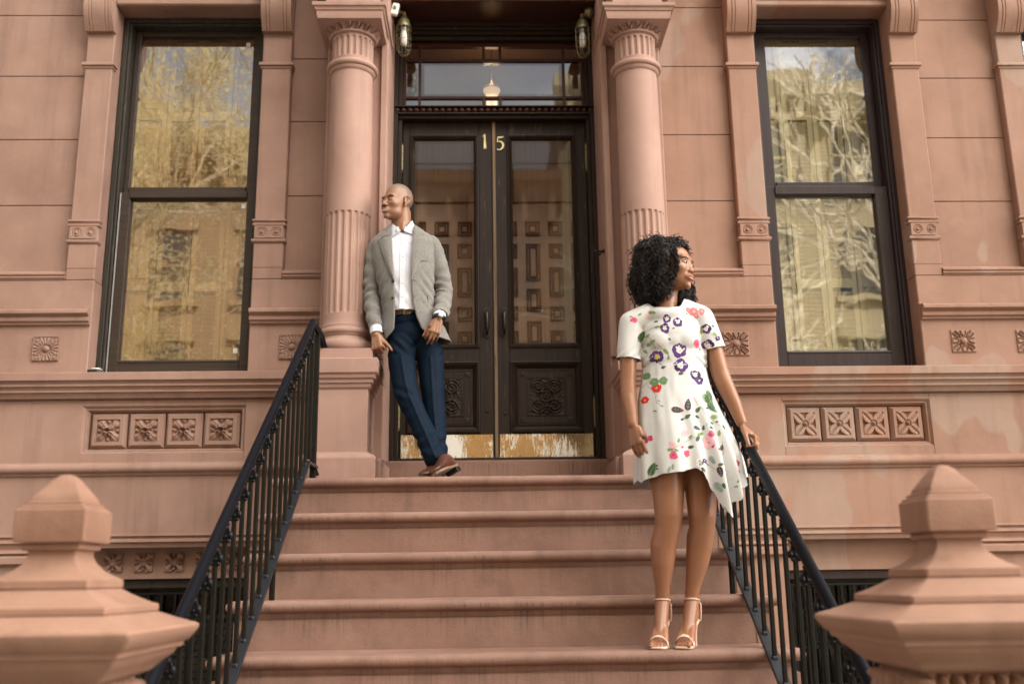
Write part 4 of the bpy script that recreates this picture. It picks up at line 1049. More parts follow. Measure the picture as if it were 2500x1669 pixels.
def tree(x, y, h, seed, leaves, lab, bark='bark', spread=1.0):
    rnd = random.Random(seed)
    T = thing('street_tree', lab, 'tree', (x, y, -1.25), 'trees along the street')
    m = MB(); tips = []
    def grow(p, d, ln, r, dep):
        pts = [p]; rr = [r]; n = 4
        for k in range(n):
            d = (d+Vector((rnd.uniform(-.22, .22), rnd.uniform(-.22, .22), rnd.uniform(-.05, .14)))).normalized()
            p = p+d*ln/n; pts.append(p); rr.append(r*(1-.35*(k+1)/n))
        m.tube(pts, [max(.010, v*1.15)*(1.55 if bark == 'bark_pale' else 1) for v in rr], 7 if dep < 2 else (5 if dep < 4 else 3))
        if dep >= 3: tips.extend(pts[1:])
        if dep < 6:
            for q in range(3 if dep < 5 else 2):
                a = rnd.uniform(0, 2*pi); tl = rnd.uniform(.45, .95)*spread
                e = d.orthogonal().normalized(); e2 = d.cross(e)
                nd = (d*cos(tl)+(e*cos(a)+e2*sin(a))*sin(tl)).normalized()
                grow(pts[rnd.randint(2, n)], nd, ln*rnd.uniform(.60, .82), rr[-1]*rnd.uniform(.6, .8), dep+1)
    grow(Vector((x, y, -1.3)), Vector((.03, .02, 1)), h*.36, h*.016, 0)
    m.build('trunk', bark, T, smooth=60)
    m = MB()
    for k in range(leaves):
        c = rnd.choice(tips)+Vector((rnd.gauss(0, .16), rnd.gauss(0, .16), rnd.gauss(0, .16)))
        s = rnd.uniform(.022, .048); u = Vector((rnd.gauss(0, 1), rnd.gauss(0, 1), rnd.gauss(0, 1))).normalized(); v = u.orthogonal().normalized()
        m.add([c-u*s, c+v*s*.6, c+u*s, c-v*s*.6], [(0, 1, 2, 3)])
    me = m.build('crown', 'leaf', T)
tree(-7.0, -12.0, 13.5, 3, 34000, 'leafy street tree in young leaf, reflected in the left window', 'bark', 1.0)
tree(-8.3, -11.9, 8.2, 33, 26000, 'small round street tree in young leaf, left of the tall one', 'bark', 1.1)
tree(-5.6, -12.1, 7.6, 35, 18000, 'small round street tree in young leaf, right of the tall one', 'bark', 1.1)
tree(8.3, -11.7, 8.4, 37, 5000, 'small pale street tree with few leaves on the right', 'bark_pale', .9)
tree(-9.3, -12.4, 12.5, 12, 20000, 'leafy street tree farthest left along the far kerb', 'bark')
tree(6.6, -12.0, 14.0, 21, 1800, 'almost bare pale street tree reflected in the right window', 'bark_pale', .62)
tree(8.9, -12.3, 13.5, 5, 2500, 'bare pale street tree farthest right along the far kerb', 'bark_pale', .7)
tree(-1.6, -12.4, 10.0, 8, 8000, 'street tree across the road opposite the door', 'bark')
# ------------------------------------------------------------------ people: tools
import numpy as np
from mathutils.bvhtree import BVHTree
def mat_skin(name, c, c2, rough=.42, scalp=None):
    m, t, b = newmat(name); P = N(t, 'TexCoord').outputs['Object']
    k = mixc(t, noise(t, P, 9, 4, .6), c, c2); k = mixc(t, mth(t, 'MULTIPLY', ramp(t, noise(t, P, 22, 4, .6), [(.45, (0, 0, 0)), (.7, (1, 1, 1))]), .35), k, (c[0]*1.12, c[1]*.86, c[2]*.80))
    if scalp:
        at = N(t, 'Attribute'); at.attribute_name = 'scalp'; k = mixc(t, mth(t, 'MULTIPLY', at.outputs['Fac'], mth(t, 'ADD', .62, mth(t, 'MULTIPLY', noise(t, P, 420, 2, .5), .4))), k, scalp)
    k = mixc(t, mth(t, 'MULTIPLY', noise(t, P, 70, 3, .6), .25), k, tuple(x*.8 for x in c))
    L(t, k, b.inputs['Base Color']); b.inputs['Roughness'].default_value = rough
    b.inputs['Subsurface Weight'].default_value = .12; b.inputs['Subsurface Radius'].default_value = (.02, .008, .004); b.inputs['Subsurface Scale'].default_value = .5
    b.inputs['Specular IOR Level'].default_value = .45
    bump(t, b, noise(t, P, 300, 3, .6), .08, .002); return m
def mat_cloth(name, c, var=.15, scale=600, rough=.85, bk=.25, fleck=None, sheen=.2):
    m, t, b = newmat(name); P = N(t, 'TexCoord').outputs['Object']
    k = mixc(t, noise(t, P, scale*.05, 3, .6), tuple(x*(1-var*.5) for x in c), tuple(min(1, x*(1+var*.5)) for x in c))
    if fleck:
        f = ramp(t, noise(t, P, scale, 2, .7), [(.36, fleck[0]), (.5, c), (.64, fleck[1])]); k = mixc(t, .75, k, f)
    L(t, k, b.inputs['Base Color']); b.inputs['Roughness'].default_value = rough; b.inputs['Sheen Weight'].default_value = sheen
    b.inputs['Specular IOR Level'].default_value = .1
    bump(t, b, noise(t, P, scale, 2, .6), bk, .001); return m
M['skin_w'] = mat_skin('warm_brown_skin', (.315, .148, .078), (.25, .112, .057), .34, (.20, .085, .045))
M['skin_m'] = mat_skin('brown_skin', (.300, .150, .083), (.235, .112, .060), .38, (.185, .135, .102))
M['scalp'] = mat_skin('shaved_scalp', (.225, .150, .105), (.19, .12, .083), .5)
M['hair'] = mat_plain('black_curls', (.014, .010, .008), .55, 0, .4, 40, 0, .3)
M['lash'] = mat_plain('lash', (.012, .008, .007), .6); M['browc'] = mat_plain('brow_hair', (.06, .032, .02), .8)
M['eyewhite'] = mat_plain('eye_white', (.55, .51, .47), .2, 0, .02); M['iris'] = mat_plain('dark_iris', (.02, .011, .007), .1)
M['lip_w'] = mat_plain('rose_lips', (.40, .14, .12), .35); M['lip_m'] = mat_plain('brown_lips', (.30, .12, .095), .4); M['teeth'] = mat_plain('teeth', (.75, .72, .66), .2, 0, .02)
M['nostril'] = mat_plain('nostril', (.07, .028, .018), .8); M['mouthline'] = mat_plain('mouth_line', (.12, .045, .035), .7)
M['nail'] = mat_plain('red_nail', (.35, .02, .05), .2); M['nail_n'] = mat_plain('natural_nail', (.62, .38, .28), .25)
M['dress'] = mat_cloth('ivory_crepe', (.585, .58, .555), .03, 500, .6, .08, None, .1)
for k_, c_ in dict(V=(.085, .035, .16), Vd=(.03, .012, .05), Yc=(.55, .42, .10), W=(.72, .68, .64), P=(.60, .10, .18), p=(.72, .42, .42), c=(.70, .20, .20), R=(.58, .03, .03), m=(.50, .04, .14), L=(.05, .10, .055), Ll=(.22, .29, .11), D=(.022, .035, .03), g=(.13, .24, .11), w=(.32, .38, .34), st=(.25, .28, .20)).items():
    M['pr_'+k_] = mat_plain('print_'+k_, c_, .65, 0, .35, 130, 0, .25)
M['tweed'] = mat_cloth('grey_tweed', (.175, .165, .148), .12, 420, .92, .5, ((.06, .055, .048), (.37, .35, .315)))
M['tweed_d'] = mat_cloth('grey_tweed_seam', (.10, .09, .08), .1, 420, .95, .3)
M['shirt'] = mat_cloth('white_shirt', (.68, .69, .74), .03, 700, .7, .05)
M['navy'] = mat_cloth('navy_wool', (.0032, .0095, .021), .25, 700, .7, .12, None, 0)
M['leather'] = mat_plain('brown_leather', (.085, .031, .018), .32, 0, .35, 30, .1); M['leather_s'] = mat_plain('sole_edge', (.20, .11, .06), .6, 0, .2, 40); M['sole'] = mat_plain('worn_sole', (.20, .17, .135), .8, 0, .3, 60)
M['belt'] = mat_plain('belt_leather', (.04, .018, .012), .4, 0, .2, 40); M['nude'] = mat_plain('nude_leather', (.66, .46, .34), .4, 0, .06, 40)
M['screen'] = mat_plain('watch_glass', (.45, .52, .58), .08, 0, .1, 4); M['silver'] = mat_plain('silver', (.75, .75, .74), .2, 1, .05)

def voxel(mb, vox, sm=3, fac=.5):
    me = bpy.data.meshes.new('t'); me.from_pydata(mb.v, [], mb.f); me.update()
    bm = bmesh.new(); bm.from_mesh(me); bmesh.ops.recalc_face_normals(bm, faces=bm.faces); bm.to_mesh(me); bm.free()
    o = bpy.data.objects.new('t', me); COL.objects.link(o)
    r = o.modifiers.new('r', 'REMESH'); r.mode = 'VOXEL'; r.voxel_size = vox
    s = o.modifiers.new('s', 'SMOOTH'); s.iterations = sm; s.factor = fac
    dg = bpy.context.evaluated_depsgraph_get(); dg.update()
    me2 = bpy.data.meshes.new_from_object(o.evaluated_get(dg))
    bpy.data.objects.remove(o); bpy.data.meshes.remove(me); me2.materials.clear()
    return me2
def link_mesh(me, name, mat, parent, mats=None):
    me.name = name; o = bpy.data.objects.new(name, me); COL.objects.link(o); me.shade_smooth()
    for q in ([mat] if mat else [])+(mats or []): me.materials.append(M[q])
    if parent:
        o.parent = parent; o.matrix_parent_inverse = Matrix.Translation(-parent.location) if parent.type == 'EMPTY' else Matrix()
    return o
def capsule(m, a, b, ra, rb, seg=26):
    a, b = Vector(a), Vector(b); d = (b-a); ln = d.length; d = d/ln; P = []; R = []
    for k in range(5): t = -pi/2+pi/2*k/4*.98+.03; P.append(a+d*ra*sin(t)); R.append(max(.0008, ra*cos(t)))
    for k in range(1, 5): f = k/5; P.append(a+d*ln*f); R.append(ra+(rb-ra)*f)
    for k in range(5): t = pi/2*k/4*.98; P.append(b+d*rb*sin(t)); R.append(max(.0008, rb*cos(t)))
    # one frame for the whole capsule
    u = Vector((0, 0, 1)) if abs(d.z) < .9 else Vector((1, 0, 0)); n = (u-d*d.dot(u)).normalized(); bb = d.cross(n)
    m.rings([[p+(n*cos(2*pi*j/seg)+bb*sin(2*pi*j/seg))*r for j in range(seg)] for p, r in zip(P, R)])
def chain(m, pts, rs, seg=30):
    for i in range(len(pts)-1): capsule(m, pts[i], pts[i+1], rs[i], rs[i+1], seg)
def ell(m, c, r, rot=None, seg=22, rg=12):
    k = len(m.v); m.ball((0, 0, 0), r, seg, rg)
    R_ = rot if rot else Matrix.Identity(3)
    for i in range(k, len(m.v)): m.v[i] = tuple(R_ @ Vector(m.v[i])+Vector(c))
# --- head as a ray-cast distance field (star shaped, so features blend smoothly)
def head_mesh(kind):
    nt_, nz = 200, 150
    th = np.linspace(0, 2*np.pi, nt_, endpoint=False); ph = np.linspace(-np.pi/2+.02, np.pi/2-.02, nz)
    T, Pp = np.meshgrid(th, ph); D = np.stack([np.cos(Pp)*np.cos(T), np.cos(Pp)*np.sin(T), np.sin(Pp)], -1)
    C0 = np.array([0, -.012, -.012])
    def el(p, c, r):
        q = (p-np.array(c)); r = np.array(r); k0 = np.linalg.norm(q/r, axis=-1); k1 = np.linalg.norm(q/(r*r), axis=-1)+1e-9; return k0*(k0-1)/k1
    def cap(p, a, b, ra, rb):
        a = np.array(a); b = np.array(b); pa = p-a; ba = b-a; h = np.clip((pa@ba)/(ba@ba), 0, 1); return np.linalg.norm(pa-h[..., None]*ba, axis=-1)-(ra+(rb-ra)*h)
    def su(a, b, k): h = np.clip(.5+.5*(b-a)/k, 0, 1); return b*(1-h)+a*h-k*h*(1-h)
    def ss(a, b, k): h = np.clip(.5-.5*(b+a)/k, 0, 1); return a*(1-h)+(-b)*h+k*h*(1-h)
    mn = kind == 'man'
    ct = .047 if mn else .038; cr_ = .087 if mn else .078
    def F(p):
        px = np.stack([np.abs(p[..., 0]), p[..., 1], p[..., 2]], -1)
        d = el(px, (0, .020, ct), (.073, .094, cr_))
        d = su(d, el(px, (0, -.030, -.018), (.060, .058, .080)), .03)
        d = su(d, el(px, (0, -.036, -.070), (.050 if mn else .043, .050, .036)), .022)
        d = su(d, el(px, (.035 if mn else .034, -.004, -.060), (.015, .026, .022)), .03)
        d = su(d, el(px, (0, -.080, -.100), (.019 if mn else .014, .014, .013)), .022)
        d = su(d, el(px, (.038, -.060, -.021), (.020, .018, .014)), .028)
        d = su(d, el(px, (.026, -.0775 if mn else -.0740, .027), (.028, .011, .007)), .016)
        d = ss(d, el(px, (.031, -.1005 if mn else -.1015, .006), (.018, .019, .010)), .014)
        d = su(d, el(px, (.031, -.0745, .0045), (.0155, .0125, .0085)), .005)
        d = su(d, cap(px, (0, -.080, .012), (0, -.105 if mn else -.0985, -.029), .0058, .0105 if mn else .0088), .014)
        d = su(d, el(px, (.0125 if mn else .0100, -.099 if mn else -.094, -.034), (.0085 if mn else .0065, .010, .0072)), .007)
        d = su(d, el(px, (0, -.086, -.062), (.028, .014, .016)), .012)
        wd = .027 if mn else .022
        d = su(d, el(px, (0, -.0985, -.0575), (wd, .008, .0045)), .006)
        d = su(d, el(px, (0, -.096, -.070 if not mn else -.074), (wd*.85, .009, .0058)), .006)
        d = ss(d, el(px, (0, -.108, -.0635 if not mn else -.0655), (wd*1.05, .010, .0016 if not mn else .0045)), .004)
        d = ss(d, el(px, (.034, -.096, -.048), (.006, .010, .018)), .010) if mn else d
        return d
    lo = np.full(D.shape[:2], .03); hi = np.full(D.shape[:2], .19)
    # march outwards to the last crossing
    rr = np.linspace(.03, .19, 110); last = np.full(D.shape[:2], .05)
    for r in rr:
        last = np.where(F(C0+D*r) < 0, r, last)
    lo = last; hi = last+.0016
    for _ in range(8):
        mid = (lo+hi)/2; ins = F(C0+D*mid[..., None]) < 0; lo = np.where(ins, mid, lo); hi = np.where(ins, hi, mid)
    Pn = C0+D*((lo+hi)/2)[..., None]
    return [[tuple(Pn[i, j]) for j in range(nt_)] for i in range(nz)]
def F_(D, r): return D*r
def head_mb(kind, Mx, s):
    m = MB(); rs = head_mesh(kind)
    m.rings([[Mx @ (Vector(p)*s) for p in r] for r in rs])
    k = len(m.v)
    for sd in (-1, 1):   # ears: rim, lobe, bowl
        pts = [(.072, .000, -.020), (.080, .012, -.012), (.087, .026, .004), (.090, .030, .020), (.086, .022, .034), (.080, .008, .036), (.074, -.004, .026), (.074, -.002, .010)]
        e = MB(); e.tube([(x*sd, y, z) for x, y, z in pts], [.006, .0065, .006, .0055, .0055, .0055, .005, .004], 8); e.ball((.075*sd, .004, -.024), (.006, .009, .010), 10, 6); e.ball((.072*sd, .012, .008), (.007, .018, .026), 12, 8)
        e.tube([(.080*sd, .010, -.006), (.084*sd, .018, .008), (.082*sd, .012, .022)], .004, 6)
        m.add([Mx @ (Vector(p)*s) for p in e.v], e.f)
    return m
class Decal:
    """draws small patches that lie on a surface, found by ray casting on to it"""
    def __init__(s, me, Mx=None, scale=1): s.me = me; s.b = BVHTree.FromPolygons([v.co.copy() for v in me.vertices], [tuple(p.vertices) for p in me.polygons]); s.Mx = Mx or Matrix.Identity(4); s.s = scale
    def hit(s, x, z, off):
        o = s.Mx @ (Vector((x, -.4, z))*s.s); d = (s.Mx.to_3x3() @ Vector((0, 1, 0))).normalized()
        h = s.b.ray_cast(o, d, 3)
        if h[0] is None: return None
        return h[0]+h[1]*off*(1 if h[1].dot(d) < 0 else -1)
    def poly(s, mb, pts, off=.0008, sub=1):
        """fan patch through a centre, resampled so it follows the surface"""
        c = (sum(p[0] for p in pts)/len(pts), sum(p[1] for p in pts)/len(pts)); n = len(pts); R = []
        for f in (0.0, .5, 1.0) if sub else (0.0, 1.0):
            R.append([s.hit(c[0]+(p[0]-c[0])*f, c[1]+(p[1]-c[1])*f, off) for p in (pts if f else [pts[0]])])
        if any(q is None for r in R for q in r): return
        vs = [R[0][0]]+[q for r in R[1:] for q in r]; fs = []
        for j in range(n):
            j2 = (j+1) % n; fs.append((0, 1+j, 1+j2))
            for l in range(len(R)-2): fs.append((1+l*n+j, 1+(l+1)*n+j, 1+(l+1)*n+j2, 1+l*n+j2))
        # keep patches that jump across a fold out
        if max((vs[f[0]]-vs[f[1]]).length for f in fs) > .05: return
        mb.add(vs, fs)
def ellpts(cx, cz, a, b, rot=0, n=14):
    r = radians(rot); return [(cx+a*cos(t)*cos(r)-b*sin(t)*sin(r), cz+a*cos(t)*sin(r)+b*sin(t)*cos(r)) for t in [2*pi*k/n for k in range(n)]]
def face_marks(dc, parent, kind, look):
    mn = kind == 'man'
    def put(name, mat, polys, off=.0008):
        m = MB()
        for p in polys: dc.poly(m, p, off)
        if m.v: m.build(name, mat, parent, smooth=60)
    def almond(cx, cz, w, h, sgn):
        return [(cx-w, cz-.0012), (cx-w*.55, cz+h*.75), (cx, cz+h), (cx+w*.6, cz+h*.7), (cx+w, cz+.0012), (cx+w*.55, cz-h*.6), (cx, cz-h*.8), (cx-w*.6, cz-h*.65)] if sgn > 0 else [(2*cx-x, z) for x, z in almond(cx, cz, w, h, 1)]
    for sgn in (-1, 1):
        cx = sgn*.0305; cz = .0045
        put('eye', 'eyewhite', [almond(cx, cz, .0135, .0066 if mn else .0062, sgn)], .0009)
        put('iris', 'iris', [ellpts(cx+look*.0030, cz+.0004, .0078, .0062)], .0014)
        put('lashes', 'lash', [[(cx-.0148, cz+.000), (cx-.008, cz+.0062), (cx, cz+.0078), (cx+.008, cz+.0064), (cx+.0148, cz+.000), (cx+.008, cz+.0048), (cx, cz+.0060), (cx-.008, cz+.0046)]], .0018)
        bz = cz+.0190; h = .0022 if mn else .0014
        put('eyebrow', 'browc', [[(cx-sgn*.017, bz-.002), (cx-sgn*.016, bz+h), (cx, bz+h+.0028), (cx+sgn*.012, bz+h+.0012), (cx+sgn*.017, bz-.002), (cx+sgn*.010, bz-.0002), (cx, bz+.0012)]], .0012)
        put('nostril', 'nostril', [ellpts(sgn*(.0070 if mn else .005), -.0390, .0034 if mn else .0026, .0014, -sgn*15)], .0008)
    w = .0310 if mn else .0230; z0 = -.0640
    lip = 'lip_m' if mn else 'lip_w'
    if mn:
        z0 = -.0655; up = .0045
        put('upper_lip', lip, [[(-w, z0+.009), (-w*.5, z0+.0115), (-.005, z0+.0115), (0, z0+.0105), (.005, z0+.0115), (w*.5, z0+.0105), (w, z0+.006), (w*.5, z0+.0048), (0, z0+.0038), (-w*.5, z0+.0048)]])
        put('lower_lip', lip, [[(-w, z0+.006), (-w*.6, z0-.0065), (0, z0-.0095), (w*.6, z0-.0065), (w, z0+.006), (w*.55, z0-.001), (0, z0-.0035), (-w*.55, z0-.001)]])
        put('teeth', 'teeth', [[(-w*.92, z0+.0076), (0, z0+.0056), (w*.92, z0+.0076), (w*.6, z0-.0022), (0, z0-.0056), (-w*.6, z0-.0022)]], .0013)
        put('mouth_corner', 'mouthline', [ellpts(w*1.0, z0+.0080, .0035, .0018, 35), ellpts(-w*1.0, z0+.0080, .0035, .0018, -35)], .0013)
    else:
        put('upper_lip', lip, [[(-w, z0+.0018), (-w*.5, z0+.0058), (-.004, z0+.0078), (0, z0+.0066), (.004, z0+.0078), (w*.5, z0+.0058), (w, z0+.0018), (w*.5, z0+.0008), (0, z0+.0), (-w*.5, z0+.0008)]])
        put('lower_lip', lip, [[(-w, z0+.0016), (-w*.5, z0-.0068), (0, z0-.0094), (w*.5, z0-.0068), (w, z0+.0016), (w*.5, z0+.0002), (0, z0-.0006), (-w*.5, z0+.0002)]])
        put('mouth_line', 'mouthline', [[(-w*1.08, z0+.0032), (-w*.5, z0+.0010), (0, z0+.0004), (w*.5, z0+.0010), (w*1.08, z0+.0032), (w*.5, z0-.0002), (0, z0-.0009), (-w*.5, z0-.0002)]], .0013)
def hand(m, W, fwd, back, side, s=1.0, curls=(.5, .6, .7, .8), spread=.10, thumb=(.6, .5), nails=None, palm=True, knuck=1.0):
    """W wrist, fwd along the hand, back = normal of the back of the hand; side=+1/-1 puts the thumb on fwd x back side"""
    F3 = Vector(fwd).normalized(); B = Vector(back); B = (B-F3*B.dot(F3)).normalized(); X = F3.cross(B).normalized()*side; W = Vector(W)
    def P(x, y, z): return W+(X*x+F3*y+B*z)*s
    for x0, x1 in ((-.026, -.012), (-.010, .004), (.006, .018), (.016, .027)):
        capsule(m, P(x0*.7, .012, 0), P(x0*1.15, .086, .002), .0150*s, .0115*s, 12)
    capsule(m, P(.020, .020, -.006), P(.030, .055, -.004), .014*s, .012*s, 12)
    rings_ = []
    ln = [(.036, .023, .018), (.043, .027, .020), (.041, .026, .019), (.032, .020, .017)]
    for i in range(4):
        x = .030-.0205*i; y = (.086, .092, .088, .080)[i]; p = P(x, y, .001); a = spread*(1.2-.8*i); c = 0
        rr = (.0088, .0090, .0086, .0076)[i]
        d0 = (F3*cos(a*.6)+X*sin(a*.6))
        for j in range(3):
            c += curls[i]*(.75, 1.05, .7)[j]; d = d0*cos(c)-B*sin(c); q = p+d*ln[i][j]*s
            capsule(m, p, q, rr*s*(1-.07*j), rr*s*(1-.07*(j+1)), 10)
            if j == 0: rings_.append((p+(q-p)*.55, d, rr*s))
            if j == 2 and nails is not None: nails.append((q-d*.004*s, d, (B*cos(c)+d0*sin(c)), rr*s*.8))
            p = q
    t0 = P(.024, .028, -.008); d = (X*cos(thumb[0])*.9+F3*sin(thumb[0])-B*.35).normalized(); t1 = t0+d*.040*s
    d2 = (d*cos(thumb[1])+(F3*.8-B*.5)*sin(thumb[1])).normalized(); t2 = t1+d2*.032*s; t3 = t2+(d2*.9+F3*.2-B*.1).normalized()*.026*s
    capsule(m, t0, t1, .0135*s, .0110*s, 10); capsule(m, t1, t2, .0110*s, .0100*s, 10); capsule(m, t2, t3, .0098*s, .0082*s, 10)
    if nails is not None: nails.append((t3-(t3-t2).normalized()*.004, (t3-t2).normalized(), B, .008*s))
    return rings_
def cloth_disp(me, amp, fn):
    me.update(); ns = [v.normal.copy() for v in me.vertices]
    for v, n in zip(me.vertices, ns): v.co += n*fn(v.co)*amp
def rotm(yaw, pitch=0, roll=0): return Matrix.Rotation(yaw, 4, 'Z') @ Matrix.Rotation(pitch, 4, 'X') @ Matrix.Rotation(roll, 4, 'Y')
# ------------------------------------------------------------------ the woman
WO = thing('person', 'woman with black curls in a white floral dress holding the right railing', 'person', (.80, .12, 0))
hm = Matrix.Translation((.826, .168, 1.597)) @ rotm(radians(51), radians(2), radians(5))
def build_woman():
    s = .985
    m = head_mb('woman', hm, s)
    chain(m, [(.818, .195, 1.555), (.800, .190, 1.49), (.790, .185, 1.42), (.788, .19, 1.36)], [.050, .0475, .050, .060])
    # collarbones, chest and back hidden by the dress keep the body whole
    chain(m, [(.64, .185, 1.352), (.72, .18, 1.365), (.79, .178, 1.360), (.87, .18, 1.375), (.940, .185, 1.370)], [.030, .036, .048, .036, .030])
    ell(m, (.808, .185, 1.26), (.110, .070, .12)); ell(m, (.812, .18, 1.10), (.115, .085, .14)); ell(m, (.820, .18, .93), (.150, .105, .13))
    # arms
    chain(m, [(.636, .183, 1.345), (.616, .175, 1.20), (.611, .172, 1.09), (.610, .165, 1.03), (.614, .145, .965), (.617, .125, .900)], [.038, .0375, .0345, .0345, .030, .0235])
    chain(m, [(.942, .183, 1.362), (.985, .175, 1.24), (1.008, .165, 1.12), (1.022, .155, 1.07), (1.052, .140, .985), (1.076, .130, .905)], [.039, .041, .0385, .0375, .031, .0235])
    nails = []
    hand(m, (.618, .122, .895), (.16, -.14, -1), (-.72, -.66, 0), -1, .94, (.26, .28, .32, .36), .02, (1.20, .15), nails)
    # hand over the rail: fingers wrap round the outside
    global RINGP; RINGP = hand(m, (1.075, .126, .884), (.66, -.34, -.70), (.55, -.20, .80), 1, .90, (1.15, 1.12, 1.10, 1.05), .03, (.75, .55), nails)
    # legs
    chain(m, [(.752, .18, .88), (.757, .158, .72), (.754, .146, .61), (.752, .140, .525), (.745, .143, .47), (.727, .160, .40), (.722, .165, .33), (.718, .175, .24), (.717, .183, .185)], [.095, .080, .066, .0585, .0530, .0550, .047, .032, .0275])
    chain(m, [(.895, .19, .88), (.893, .168, .72), (.893, .153, .61), (.891, .146, .520), (.888, .151, .465), (.878, .168, .40), (.866, .175, .33), (.846, .185, .24), (.838, .190, .19)], [.095, .076, .064, .0575, .0520, .0545, .046, .0315, .0275])
    ell(m, (.752, .124, .518), (.042, .034, .075)); ell(m, (.891, .130, .513), (.042, .034, .075))     # knees
    ell(m, (.745, .195, .41), (.036, .040, .085)); ell(m, (.868, .205, .41), (.036, .040, .085))      # calves
    for (ax, ay, bx, by, tw) in ((.717, .185, .676, .075, -.10), (.838, .190, .778, .068, -.02)):
        A = Vector((ax, ay, .185)); Bl = Vector((bx, by, .036)); f = Vector((bx-ax, by-ay, 0)).normalized(); g = Vector((f.y, -f.x, 0))
        heel = Vector((ax, ay, 0))-f*.022
        chain(m, [A, (ax+f.x*.028, ay+f.y*.028, .140), (ax+f.x*.065, ay+f.y*.065, .088), Bl-f*.012+Vector((0, 0, .004))], [.029, .028, .025, .016])
        capsule(m, A-f*.006, (heel.x, heel.y, .128), .024, .024); capsule(m, (heel.x, heel.y, .125), (ax+f.x*.04, ay+f.y*.04, .085), .022, .020)
        for q, w in ((-.022, .017), (-.007, .019), (.008, .018), (.022, .016)):
            capsule(m, (ax+f.x*.06+g.x*q*.6, ay+f.y*.06+g.y*q*.6, .085), Bl+g*q+Vector((0, 0, -.004)), .017, w)
        for sd in (-1, 1): ell(m, A+g*sd*.025+Vector((0, 0, -.012)), (.010, .010, .012))
        sg = 1 if ax < .8 else -1           # big toes meet in the middle
        for q in range(5):
            o = g*((.025-.0125*q)*(-1 if sg > 0 else 1)*(-1)); l = (.040, .038, .034, .029, .023)[q]; r = (.0098, .0076, .0072, .0068, .0064)[q]
            st_ = Bl+o+Vector((0, 0, -.010)); en = st_+f*l+Vector((0, 0, -.014 if q else -.012)); capsule(m, st_, en, r*1.1, r, 10)
            nails.append((en+Vector((0, 0, r*.55)), f, Vector((0, 0, 1)), r*.8))
    me = voxel(m, .0027, 9, .5); b = link_mesh(me, 'body', 'skin_w', WO)
    at = me.attributes.new('scalp', 'FLOAT', 'POINT')
    for v in me.vertices:       # darker skin over the kneecaps, elbows and knuckles
        p = v.co; f = 0
        for c, rr in (((.752, .075, .515), .036), ((.891, .08, .510), .036), ((.62, .20, 1.05), .03), ((.718, .16, .175), .02), ((.838, .165, .18), .02)): f = max(f, .32*G((p-Vector(c)).length, rr))
        at.data[v.index].value = f*(.8+.4*mnoise.noise(p*60))
    return b, me, nails
wb, wme, wn = build_woman()
face_marks(Decal(wme, hm, .985), wb, 'woman', 1.0)
for c, d, up, r in wn[:10]: m = MB(); ell(m, c+up*r*.95, (r*.75, r*.75, r*.22), None, 8, 5); m.build('fingernail', 'nail_n', wb, smooth=60)
for c, d, up, r in wn[10:]: m = MB(); ell(m, c+up*.001, (r*.75, r*.8, r*.35), None, 8, 5); m.build('toenail', 'nail', wb, smooth=60)
rp, rd, rr_ = RINGP[2]; e1_ = rd.orthogonal().normalized(); e2_ = rd.cross(e1_)
m = MB(); m.tube([rp+(e1_*cos(2*pi*k/16)+e2_*sin(2*pi*k/16))*(rr_+.0006) for k in range(17)], .0013, 6); ell(m, rp+Vector((.3, -.6, .74)).normalized()*(rr_+.003), (.003, .003, .003)); m.build('ring', 'silver', WO)

